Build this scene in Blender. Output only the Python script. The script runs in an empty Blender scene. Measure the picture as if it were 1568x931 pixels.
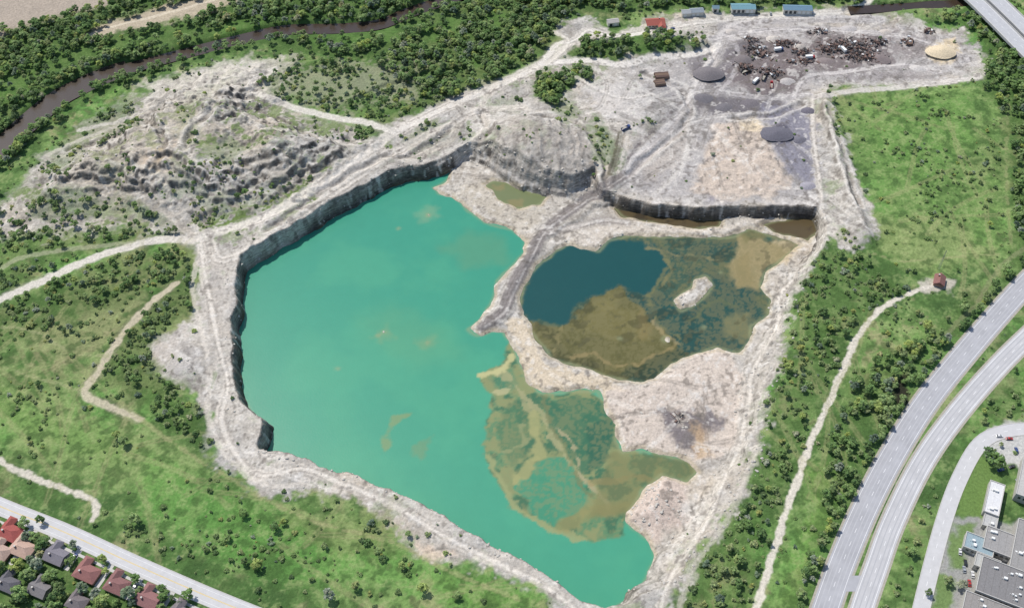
import bpy, math, random
import numpy as np
from mathutils import Vector
random.seed(7); rs=np.random.RandomState(11)
f4=np.float32
scene=bpy.context.scene
# ------------------------------------------------------------------ survey frame (metres)
F=784/math.tan(math.radians(25)); P=math.radians(50); CAMH=600.0
def G0(u,v,z=0.0):
    a=(u-784)/F; b=(465.5-v)/F
    dy=math.cos(P)+b*math.sin(P); dz=-math.sin(P)+b*math.cos(P)
    t=(z-CAMH)/dz
    return (a*t,dy*t)
def srgb(c):
    c=c/255.0
    return c/12.92 if c<=0.04045 else ((c+0.055)/1.055)**2.4
KALB=0.75
def c(r,g,b,k=KALB): return np.array([srgb(r)*k,srgb(g)*k,srgb(b)*k],dtype=f4)
# ------------------------------------------------------------------ noise
TAB=rs.rand(8,256,256).astype(f4)*2-1
def vn(x,y,s,seed):
    T=TAB[seed%8]; px=x/s+seed*17.3; py=y/s+seed*5.7
    ix=np.floor(px).astype(np.int32); iy=np.floor(py).astype(np.int32)
    fx=(px-ix); fy=(py-iy); fx=fx*fx*(3-2*fx); fy=fy*fy*(3-2*fy)
    ix&=255; iy&=255; jx=(ix+1)&255; jy=(iy+1)&255
    a=T[iy,ix]; b=T[iy,jx]; cc=T[jy,ix]; d=T[jy,jx]
    return a+(b-a)*fx+(cc-a)*fy+(a-b-cc+d)*fx*fy
def fbm(x,y,s,seed,o=4):
    r=0;amp=1;tot=0
    for i in range(o):
        cs,sn=math.cos(0.6*i+0.4*seed),math.sin(0.6*i+0.4*seed)
        r=r+amp*vn(x*cs-y*sn,x*sn+y*cs,s/(2.03**i),seed+i); tot+=amp; amp*=0.55
    return r/tot*1.5
def ss(a,b,x):
    t=np.clip((x-a)/(b-a),0,1); return t*t*(3-2*t)
# ------------------------------------------------------------------ coarse distance fields
CX0,CX1,CY0,CY1,CS=-640,640,190,1010,2.0
cx=np.arange(CX0,CX1+1,CS,dtype=f4); cy=np.arange(CY0,CY1+1,CS,dtype=f4)
def field(Pts,closed=True,attr=None,margin=60):
    Pts=[(float(a),float(b)) for a,b in Pts]
    xs=[p[0] for p in Pts]; ys=[p[1] for p in Pts]
    i0=max(0,int((min(xs)-margin-CX0)/CS)); i1=min(len(cx),int((max(xs)+margin-CX0)/CS)+2)
    j0=max(0,int((min(ys)-margin-CY0)/CS)); j1=min(len(cy),int((max(ys)+margin-CY0)/CS)+2)
    out=np.full((len(cy),len(cx)),-float(margin) if closed else float(margin),dtype=f4)
    at=np.full(out.shape,attr[0] if attr else 0,dtype=f4)
    if i1<=i0 or j1<=j0: return (out,at) if attr else out
    X,Y=np.meshgrid(cx[i0:i1],cy[j0:j1])
    best=np.full(X.shape,1e9,dtype=f4); ins=np.zeros(X.shape,bool); A=np.zeros(X.shape,f4)
    n=len(Pts)
    for i in range(n if closed else n-1):
        x0,y0=Pts[i]; x1,y1=Pts[(i+1)%n]; dx=x1-x0; dy=y1-y0; L=dx*dx+dy*dy+1e-9
        t=np.clip(((X-x0)*dx+(Y-y0)*dy)/L,0,1)
        d=(X-x0-t*dx)**2+(Y-y0-t*dy)**2; m=d<best
        best=np.where(m,d,best)
        if attr: A=np.where(m,attr[i]+(attr[(i+1)%n]-attr[i])*t,A)
        if closed and abs(dy)>1e-9:
            cond=((y0>Y)!=(y1>Y)); xi=dx*(Y-y0)/dy+x0; ins^=cond&(X<xi)
    d=np.sqrt(best)
    d=np.where(ins,d,-d) if closed else d
    out[j0:j1,i0:i1]=np.clip(d,-margin,1e4) if closed else np.minimum(d,margin)
    if attr:
        at[j0:j1,i0:i1]=A; return out,at
    return out
def samp(Fd,x,y):
    px=np.clip((x-CX0)/CS,0,len(cx)-1.001); py=np.clip((y-CY0)/CS,0,len(cy)-1.001)
    ix=px.astype(np.int32); iy=py.astype(np.int32); fx=px-ix; fy=py-iy
    a=Fd[iy,ix]; b=Fd[iy,ix+1]; cc=Fd[iy+1,ix]; d=Fd[iy+1,ix+1]
    return a+(b-a)*fx+(cc-a)*fy+(a-b-cc+d)*fx*fy
def crom(pts,step=None,n=6):
    out=[];m=len(pts)
    for i in range(m-1):
        p0=pts[max(i-1,0)];p1=pts[i];p2=pts[i+1];p3=pts[min(i+2,m-1)]
        for k in range(n):
            t=k/n
            out.append(tuple(0.5*((2*p1[j])+(-p0[j]+p2[j])*t+(2*p0[j]-5*p1[j]+4*p2[j]-p3[j])*t*t+(-p0[j]+3*p1[j]-3*p2[j]+p3[j])*t**3) for j in range(len(p1))))
    out.append(tuple(pts[-1])); return out
WL=-13.5
ZK=13.5/18.0
street=crom([G0(*p) for p in [(-260,665),(-120,722),(0,775),(100,815),(200,861),(300,905),(380,938),(450,965),(600,1030)]])
hwyA=crom([G0(*p) for p in [(1222,1060),(1245,990),(1268,921),(1290,860),(1325,778),(1368,695),(1420,613),(1480,538),(1530,480),(1578,428),(1660,350),(1800,250)]])
hwyB=crom([G0(*p) for p in [(1280,1060),(1302,990),(1322,925),(1342,868),(1366,802),(1410,712),(1460,640),(1520,570),(1578,512),(1660,440),(1800,350)]])
front=crom([G0(*p) for p in [(1395,1000),(1412,925),(1428,860),(1446,795),(1468,735),(1500,680),(1540,660),(1600,655),(1680,650)]])
ROADF=np.minimum(np.minimum(field(street,False)-6,field(hwyA,False)-8),np.minimum(field(hwyB,False)-7,field(front,False)-5))
river=crom([G0(*p,-1.5) for p in [(-160,330),(-60,275),(0,226),(45,186),(90,150),(135,127),(165,114),(195,105)]])
riverb=crom([G0(*p,-1.5) for p in [(165,114),(215,100),(300,78),(380,58),(440,46),(520,44),(580,38),(620,22),(665,6),(720,-12),(800,-40)]])
river2=crom([G0(*p,-1.5) for p in [(1300,16),(1340,14),(1400,9),(1460,6),(1510,-2),(1600,-20)]])
RIVW=np.minimum(field(river,False)-1.5,field(riverb,False)+2); RIV2=field(river2,False)+2
pit=[(692,262,-18,6),(668,272,-18,7),(655,276,-18,6),(630,277,-18,6),(600,287,-18,6),(575,302,-18,5),(548,318,-18,5),(520,333,-18,5),(497,344,-18,5),(480,358,-18,5),(462,366,-18,5),(440,378,-18,5),(420,388,-18,5),(395,403,-18,5),(380,414,-18,4),(376,432,-18,4),(377,452,-18,5),(372,475,-18,4),(372,500,-18,4),(370,540,-18,4),(368,575,-18,4),(372,600,-18,5),(385,624,-18,5),(405,645,-18,5),(421,655,-18,5),(416,670,-12,5),(408,682,-2,4),(440,690,-1,4),(480,703,-1,4),(520,717,-1,4),(550,721,-1,4),(590,738,-1,4),(630,752,-1,4),(670,776,-1,5),(710,799,-1,4),(750,823,-1,4),(790,847,-1,4),(830,867,-1,4),(870,893,-1,4),(900,911,-2,5),(930,917,-4,6),(958,906,-10,10),(988,880,-16,16),(1008,850,-17,18),(1040,812,-17,18),(1062,782,-17,20),(1085,742,-17,20),(1108,700,-17,20),(1122,660,-17,22),(1128,600,-17,22),(1140,560,-17,22),(1165,520,-17,20),(1182,485,-17,18),(1182,455,-17,18),(1205,420,-17,14),(1232,395,-17,10),(1250,372,-17,6),(1251,350,-17,4),(1246,336,-17,4),(1200,333,-17,4),(1140,334,-17,4),(1060,337,-17,4),(1000,331,-17,4),(965,324,-17,5),(940,316,-17,6),(925,322,-17,12),(905,322,-17,40),(880,310,-16,38),(868,303,-15,12),(830,298,-15,12),(795,284,-15,14),(765,268,-15,14),(745,254,-15,12),(722,247,-15,9),(705,250,-16,6)]
PITF,PITW=field([G0(a,b,z*ZK) for a,b,z,w in pit],True,[w for *_,w in pit])
lakeA=[(692,262),(655,270),(600,282),(548,314),(497,338),(440,372),(380,405),(365,430),(362,560),(365,600),(385,630),(412,655),(385,668),(380,690),(400,720),(600,790),(900,960),(985,900),(1003,850),(996,828),(962,802),(960,785),(985,752),(1012,726),(1050,738),(1066,722),(1055,706),(1020,698),(980,690),(950,690),(940,670),(945,650),(925,625),(918,597),(880,600),(830,602),(808,585),(795,555),(785,530),(772,508),(755,508),(730,516),(716,505),(740,485),(755,460),(762,432),(780,410),(803,388),(806,370),(785,353),(745,341),(712,318),(695,303),(672,297),(664,287),(684,278)]
pondB=[(803,435),(820,410),(850,385),(870,375),(890,378),(915,385),(932,368),(960,362),(1000,363),(1040,362),(1100,365),(1130,362),(1145,352),(1185,362),(1222,374),(1200,395),(1172,418),(1165,440),(1180,460),(1175,485),(1150,500),(1145,520),(1130,540),(1100,533),(1070,540),(1030,557),(1003,582),(975,587),(940,578),(900,565),(860,556),(843,549),(833,530),(813,506),(800,485),(797,460)]
pondC=[(940,318),(960,318),(1000,327),(1060,332),(1105,334),(1102,347),(1060,351),(1000,342),(955,334)]
pondC2=[(1168,346),(1190,338),(1250,330),(1254,355),(1238,369),(1190,358)]
pondD=[(742,284),(755,278),(772,279),(800,289),(838,299),(828,314),(792,320),(762,306)]
island=[(1036,462),(1047,453),(1061,443),(1068,430),(1080,426),(1087,434),(1080,450),(1061,467),(1044,473)]
def g(pts,z): return [G0(a,b,z) for a,b in pts]
WATF=field(g(lakeA,WL))
BF=field(g(pondB,WL)); CF=np.maximum(field(g(pondC,WL)),field(g(pondC2,WL))); DF=field(g(pondD,WL))
ISL=field(g(island,WL))
islets=[(658,330,4),(655,524,2.2),(580,513,2.6),(588,508,2),(515,563,2),(610,350,2),(1018,520,6),(1078,500,2),(950,517,3),(1105,418,2),(1160,505,3)]
ALLW=np.maximum.reduce([WATF,BF,CF,DF])
ALLW=np.minimum(ALLW,-ISL-1.8)
XC,YC=np.meshgrid(cx,cy)
for u,v,r in islets:
    a,b=G0(u,v,WL); ALLW=np.minimum(ALLW,np.hypot((XC-a),(YC-b))-r*0.35)
CAUSE=field([G0(a,b,z*ZK) for a,b,z in [(900,310,-10),(860,338,-14),(830,360,-15),(815,390,-15),(795,420,-15),(780,450,-15),(765,480,-15),(735,502,-17)]],False)
PLAT=field(g([(50,262),(130,200),(230,140),(320,108),(430,92),(428,110),(398,140),(440,168),(530,190),(565,205),(530,238),(460,290),(380,322),(300,332),(230,308),(130,295),(60,300)],10))
SPOIL=field(g([(-30,350),(0,300),(60,225),(150,168),(250,115),(380,80),(445,82),(440,160),(590,190),(600,210),(540,250),(440,310),(300,352),(180,340),(60,345)],8))
YARD=field(g([(960,110),(1090,60),(1100,25),(1400,35),(1490,55),(1512,100),(1440,130),(1270,132),(1240,150),(1255,322),(1100,325),(1000,318),(940,304),(950,270),(990,230),(1040,160)],-4))
SANDF=field(g([(1100,195),(1130,185),(1170,195),(1185,235),(1208,270),(1185,308),(1110,302),(1060,292),(1080,240)],-3))
BERM=field(g([(1262,150),(1275,200),(1290,260),(1310,320),(1325,370)],0),False)
GREY=field(g([(750,190),(830,182),(900,200),(915,280),(870,300),(790,280),(745,240)],2))
SC=[([(615,238),(660,216),(692,195)],0),([(735,172),(748,205),(722,235)],0),([(818,178),(870,182),(905,207),(926,250),(930,280)],2),([(985,112),(1042,132),(1060,168),(1038,203),(998,234),(958,266)],-2),
 ([(1080,60),(1096,90),(1080,112)],-2),([(478,303),(540,264),(602,234)],0),([(405,352),(450,327),(480,307)],0),([(292,205),(330,162),(380,152),(422,172),(485,202)],10),([(280,235),(302,190)],10),
 ([(200,160),(240,192),(252,232),(235,262)],10),([(425,242),(480,257),(524,240)],6),([(375,262),(432,292)],5),([(60,290),(112,252),(165,222)],5),([(330,146),(382,136),(402,150)],10),([(100,215),(150,200),(190,205)],8),
 ([(310,262),(350,285),(400,300)],6),([(160,240),(200,262),(220,295)],6),([(1120,180),(1180,176),(1225,160)],-3),([(650,110),(600,128),(540,150)],2),([(1270,165),(1282,215),(1296,262),(1318,318)],0)]
SCF=np.minimum.reduce([field(g(p,z),False,margin=30) for p,z in SC])
hills=[(840,222,6,12,30,28),(800,205,2,5,25,22),(870,262,0,3,16,16),(770,215,2,3,20,20),(1000,770,-11,5,14,16),(1040,590,-12,2.5,30,16),
       (250,260,6,5,25,20),(150,260,6,5,30,20),(355,228,8,-6,30,22),(1085,112,-3,3,9,8),(1190,205,-3,3,12,14),(1150,260,-3,1,20,20),(1440,82,-3,3,9,8),
       (290,545,0,4,16,20),(960,70,0,4,40,15),(530,250,0,3,20,14),(640,225,0,-4,26,14),(1140,65,-3,3,10,8),(1230,110,-3,2.5,14,8),(200,200,6,4,20,16),(90,300,2,4,22,14),(420,240,4,4,22,12)]
hills=[(*G0(u,v,z),a,sx,sy) for u,v,z,a,sx,sy in hills]
def H(x,y):
    x=np.asarray(x,f4); y=np.asarray(y,f4)
    wx=x+2.4*fbm(x,y,16,1,3); wy=y+2.4*fbm(x,y,16,3,3)
    n60=fbm(x,y,70,2,3); n12=fbm(x,y,14,5,4); rid=1-np.abs(fbm(x,y,26,4,4))*1.6
    n7=fbm(x,y,6,6,2)
    rm=ss(2,30,samp(ROADF,x,y))
    inr=ss(-12,25,samp(SPOIL,x,y))
    gm=ss(-8,6,samp(GREY,x,y))
    base=(1.2*n60+0.35*n12)*rm
    pl=samp(PLAT,wx,wy)
    hp=15*ss(-2,60,pl+9*n12+10*n60)
    hp=hp+0.9*np.sin(hp*1.7+2*n60)*ss(0,2,hp)
    base=base+hp+ inr*(2.3*rid+1.1*n12+.4*n7-1.2)
    gull=1-np.abs(vn(x+3*n12,y*0.25,5.0,6))
    base=base+gm*(gull*1.8-0.8+n12)
    bare=ss(-5,8,samp(BAREPRE,x,y))
    base=base+bare*(.45*n12+.28*n7)
    sd_=samp(SCF,wx,wy); base=base-1.7*np.exp(-(sd_/2.2)**2)+.6*np.exp(-((sd_-4.5)/2.2)**2)
    for hx,hy,a,sx,sy in hills[:4]+hills[6:]:
        base=base+a*np.exp(-(((x-hx)/sx)**2+((y-hy)/sy)**2))
    base=base-3.5*ss(-18,10,samp(YARD,x,y))
    base=base+ss(0,4,samp(SANDF,x,y))*1.3*np.abs(vn(x+1.5*n12,y*0.8,7.5,2)+vn(x,y,4,3)*.4)
    base=base+4.5*np.exp(-(samp(BERM,wx,wy)/6.5)**2)
    base=base-4.5*(1-ss(6,14,samp(RIVW,x,y)))-3.5*(1-ss(5,10,samp(RIV2,x,y)))
    dp=samp(PITF,wx,wy); wd=samp(PITW,x,y)
    fl=WL+1.6+0.7*n60+0.4*n12+.2*n7
    fl=np.maximum(fl,WL+3.0+0.2*n12-np.maximum(samp(CAUSE,wx,wy)-4,0)*0.45)
    for hx,hy,a,sx,sy in hills[4:6]:
        fl=fl+a*np.exp(-(((x-hx)/sx)**2+((y-hy)/sy)**2))
    dw=samp(ALLW,wx,wy)
    fl=np.minimum(fl,WL-dw*0.45)
    fl=np.maximum(fl,WL-4)
    t=np.clip(-dp/wd+(0.12*n12+.06*n7)*(dp<0),0,1)
    prof=t+0.10*np.sin(t*12.56)*(1-t)*t*4*0.6
    prof=np.clip(prof,0,1)
    return (fl*(1-prof)+base*prof).astype(f4)
bareB=[(290,355),(400,318),(480,275),(550,225),(590,195),(650,165),(720,138),(800,103),(850,92),(872,72),(852,45),(872,28),(905,33),(940,50),(980,45),(990,25),(1090,18),(1230,20),(1330,12),(1400,32),(1480,52),(1512,92),(1500,120),(1440,131),(1330,134),(1275,138),(1262,150),(1272,160),(1287,200),(1302,250),(1332,310),(1342,350),(1325,380),(1280,376),(1262,365),(1245,400),(1218,450),(1208,500),(1202,560),(1172,600),(1165,680),(1150,740),(1110,800),(1065,865),(1020,945),(880,945),(820,903),(740,870),(680,855),(640,848),(620,825),(600,795),(540,775),(480,755),(430,762),(395,757),(380,738),(340,705),(318,675),(322,640),(300,612),(268,580),(232,555),(232,535),(258,510),(290,490),(302,450),(308,410),(298,380)]
BAREPRE=field(g(bareB,0))
def liftm(pts):
    pts=np.array(pts,dtype=float); z=np.zeros(len(pts))
    for _ in range(14):
        a=(pts[:,0]-784)/F; b=(465.5-pts[:,1])/F
        dy=math.cos(P)+b*math.sin(P); dz=-math.sin(P)+b*math.cos(P); t=(z-CAMH)/dz
        x=a*t; y=dy*t; z=0.5*z+0.5*H(x,y)
    return list(zip(x.tolist(),y.tolist()))
def lift(u,v):
    x,y=liftm([(u,v)])[0]
    return x,y,float(H(np.array([x]),np.array([y]))[0])
def pf(pts): return field(liftm(pts))
def lline(pts): return liftm(crom([tuple(map(float,p)) for p in pts],n=4))
# ------------------------------------------------------------------ fine grid
def axis(a,b,s,lo,hi):
    core=np.arange(a,b+s,s); l=[];p=a;st=s
    while p>lo: st*=1.35; p-=st; l.append(p)
    r=[];p=core[-1];st=s
    while p<hi: st*=1.35; p+=st; r.append(p)
    return np.array(l[::-1]+core.tolist()+r,dtype=np.float64)
gx=axis(-500,500,0.8,-9000,9000); gy=axis(245,905,0.8,-4000,14000)
X,Y=np.meshgrid(gx.astype(f4),gy.astype(f4)); Z=H(X,Y)
dzy,dzx=np.gradient(Z.astype(np.float64),gy,gx); SL=np.hypot(dzx,dzy).astype(f4)
far=ss(600,1200,np.hypot(X,Y-550))
# ------------------------------------------------------------------ colour
wx=X+2.4*fbm(X,Y,16,1,3); wy=Y+2.4*fbm(X,Y,16,3,3)
wx2=X+5*fbm(X,Y,12,6,4); wy2=Y+5*fbm(X,Y,12,7,4)
n1=fbm(X,Y,150,1,3); n2=fbm(X,Y,38,2,4); n3=fbm(X,Y,11,3,4); n4=fbm(X,Y,3.2,4,2); n5=fbm(X,Y,22,5,5); n6=fbm(X,Y,6,6,3); n7=vn(X,Y,1.3,7); n8=fbm(X,Y,70,3,4)
def mix(C,col,m):
    m=np.clip(m,0,1)[...,None]; return C*(1-m)+col*m
C=np.zeros(X.shape+(3,),f4)+c(104,134,76)
C=mix(C,c(134,162,96),ss(-.3,.6,n2+.4*n3)*.8)
C=mix(C,c(80,114,60),ss(-.1,.6,-n8+.4*n3)*.75)
C=mix(C,c(72,102,56),ss(0,.6,-n5+.5*n3)*.85)
C=mix(C,c(164,162,118),ss(.0,.7,n1+.6*n3)*.6)
C=mix(C,c(112,162,82),ss(.2,.7,n8-.3*n3)*.6)
C=mix(C,c(174,162,126),ss(.3,.85,n5+.4*n4-.1)*.6)
def paint(pts,col,feather=5,nz=4,strength=1.0,warp=2):
    global C
    s=samp(pf(pts),wx2 if warp==2 else wx,wy2 if warp==2 else wy)
    C=mix(C,col,ss(-feather,feather,s+nz*(n3*.7+n4*.5))*strength)
glades=[[(460,72),(500,50),(560,40),(620,44),(600,66),(530,76)],[(320,50),(360,30),(420,28),(400,48),(350,60)],[(640,40),(690,20),(720,30),(690,60),(650,60)],[(-10,120),(40,104),(60,118),(30,150),(-10,160)],[(730,30),(770,12),(790,25),(760,50)],[(240,30),(270,24),(280,40),(250,48)],[(150,140),(185,128),(190,140),(160,152)]]
for gl in glades: paint(gl,c(122,170,84),6,8,.8)
for pts,col,st in [([(1280,140),(1500,135),(1535,200),(1545,380),(1420,430),(1340,390),(1335,310),(1290,220)],c(118,152,82),.5),
    ([(1300,150),(1480,150),(1500,220),(1400,300),(1340,240)],c(104,148,72),.45),([(1340,330),(1480,340),(1520,390),(1420,420),(1345,380)],c(150,160,106),.5),
    ([(0,560),(120,600),(150,640),(230,670),(330,700),(260,760),(100,730),(0,690)],c(140,162,100),.55),
    ([(0,600),(100,640),(200,690),(180,710),(60,680),(0,650)],c(110,144,74),.5),
    ([(230,700),(400,770),(620,810),(640,860),(560,900),(400,880),(200,780)],c(108,164,78),.5),
    ([(420,790),(600,800),(620,830),(500,850)],c(150,156,104),.5),([(640,880),(800,900),(860,931),(700,931)],c(112,150,74),.5),
    ([(1215,850),(1250,720),(1300,690),(1240,931),(1180,931)],c(126,164,82),.6),
    ([(0,100),(60,80),(230,48),(290,45),(200,78),(110,95),(40,130),(0,140)],c(132,168,92),.8)]: paint(pts,col,8,9,st)
C=mix(C,c(70,98,52),ss(.05,.6,n6+.5*n4)*.65)
C=mix(C,c(162,178,118),ss(.1,.8,-n6+.6*n7)*.45)
woods={}
woods['top']=([(-300,-80),(1340,-80),(1325,6),(1230,8),(1100,8),(1040,10),(980,18),(900,15),(865,30),(848,60),(820,90),(760,118),(690,148),(640,163),(620,130),(560,92),(450,82),(400,72),(300,90),(200,125),(120,163),(60,203),(10,250),(-60,300),(-200,380)],.92,.8)
woods['mid']=([(400,108),(440,92),(520,88),(600,98),(660,122),(690,148),(650,168),(600,188),(540,178),(470,163),(408,145)],.55,.5)
woods['n1']=([(868,88),(900,62),(960,54),(1040,54),(1092,66),(1080,80),(1000,86),(930,90),(890,97)],.95,.72)
woods['n2']=([(815,120),(870,108),(918,100),(905,118),(870,138),(850,160),(818,150)],.9,.6)
woods['right']=([(1425,30),(1500,15),(1530,40),(1620,110),(1760,250),(1700,400),(1570,425),(1548,395),(1550,250),(1535,180),(1500,125),(1512,95),(1495,50)],.85,.7)
woods['hw']=([(1400,520),(1545,415),(1562,428),(1505,490),(1440,565),(1392,635),(1345,710),(1300,800),(1260,890),(1240,960),(1205,960),(1235,850),(1255,770),(1270,700),(1300,600),(1345,540)],.6,.6)
woods['pt']=([(1270,380),(1330,392),(1395,440),(1340,472),(1298,530),(1258,610),(1222,700),(1190,800),(1165,880),(1150,960),(1030,960),(1085,850),(1130,770),(1168,690),(1180,600),(1205,540),(1212,455),(1240,400)],.55,.45)
woods['l1']=([(165,530),(200,490),(270,430),(300,378),(292,470),(255,502),(232,530),(236,560),(300,625),(320,690),(240,650),(200,600),(165,590),(150,570)],.75,.42)
woods['l2']=([(-100,520),(0,478),(80,430),(180,395),(290,374),(300,385),(250,440),(180,470),(60,505),(0,540),(-100,580)],.55,.47)
woods['l3']=([(-100,350),(0,318),(60,338),(150,320),(270,345),(280,358),(180,372),(60,420),(0,442),(-100,470)],.5,.45)
woods['res']=([(-100,772),(0,800),(300,925),(340,990),(-100,990)],.75,.62)
woods['hm']=([(1390,960),(1420,850),(1445,760),(1490,680),(1568,620),(1640,560),(1560,560),(1480,655),(1430,735),(1390,820),(1355,960)],.35,.45)
woods['sp1']=([(110,205),(160,175),(205,155),(215,190),(160,220)],.6,.4)
woods['sp2']=([(312,240),(325,215),(350,207),(382,228),(360,246)],.45,.25)
woods['sp3']=([(265,262),(290,270),(335,310),(322,322),(280,298)],.7,.4)
woods['sp4']=([(540,190),(600,198),(592,216),(545,215)],.8,.5)
woods['sp5']=([(50,300),(140,288),(220,308),(270,340),(150,335),(50,335)],.5,.42)
woods['sp6']=([(622,216),(642,194),(668,184),(655,212),(632,236)],.55,.35)
woods['sp7']=([(840,150),(872,150),(892,172),(868,190),(842,172)],.5,.35)
woods['sp8']=([(745,168),(760,150),(800,148),(790,170)],.3,.35)
woods['sp9']=([(985,182),(1010,180),(1020,200),(990,205)],.4,.3)
woods['spa']=([(80,225),(120,205),(140,235),(110,262),(70,270)],.4,.35)
woods['spb']=([(270,175),(300,165),(310,200),(285,230),(270,210)],.35,.3)
woods['spc']=([(340,290),(400,280),(450,270),(440,300),(370,320)],.3,.3)
woods['spd']=([(150,250),(190,240),(210,270),(180,290)],.35,.3)
woods['c1']=([(905,170),(925,190),(955,235),(945,270),(915,250),(900,205)],.55,.35)
woods['bot']=([(560,790),(600,790),(640,860),(560,860)],.45,.4)
woods['bo2']=([(330,735),(400,780),(520,810),(500,840),(380,800),(320,760)],.3,.4)
WF={k:pf(v[0]) for k,v in woods.items()}
for k,(pts,dn,sz) in woods.items():
    C=mix(C,c(80,108,56),ss(-5,6,samp(WF[k],wx2,wy2)+3*n3)*min(1,dn*1.1)*.7)
BARE=pf(bareB); sb=samp(BARE,wx2,wy2); ssp=samp(SPOIL,wx2,wy2)
mb=ss(-4,4,sb+5*n3+3*n4+2*n6)
msp=ss(-8,8,ssp+7*n3+4*n4)
for k,(pts,dn,sz) in woods.items():
    if k in('n1','n2','c1','mid','l1') or k[:2]=='sp':
        w=ss(-4,4,samp(WF[k],wx2,wy2)+3*n3+2*n4)*min(1,dn*1.15); mb=mb*(1-w); msp=msp*(1-w)
vegsp=ss(.08,.42,n5+.45*n4+.25*n3)*.9
rock=np.zeros_like(C)+c(200,193,182)
rock=mix(rock,c(230,223,212),ss(0,.8,n3+.5*n4)*.7)
rock=mix(rock,c(158,151,142),ss(0,.6,-n5+.6*n4)*.55)
rock=mix(rock,c(210,193,170),ss(0.1,.9,n2)*.5)
rock=mix(rock,c(166,165,163),ss(0.1,.8,-n2+.3*n1)*.5)
rock=mix(rock,c(236,230,221),ss(.2,.8,n6*.8+.5*n7)*.4)
rock=mix(rock,c(132,125,116),ss(.2,.8,-n6*.8+.5*n7)*.5)
C=mix(C,rock,np.maximum(mb,msp*.97)*(1-far))
inpit=ss(-2,2,samp(PITF,X,Y))
veg2=(msp*vegsp+mb*(1-inpit)*ss(.2,.6,n5+.45*n4+.25*n3)*.6*(1-ss(-6,10,samp(YARD,X,Y))))*ss(3,14,-samp(PITF,X,Y))*(1-ss(.5,1,SL)*.6)
C=mix(C,c(112,132,76),veg2)
bare_m=np.maximum(mb,msp)*(1-veg2)
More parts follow.
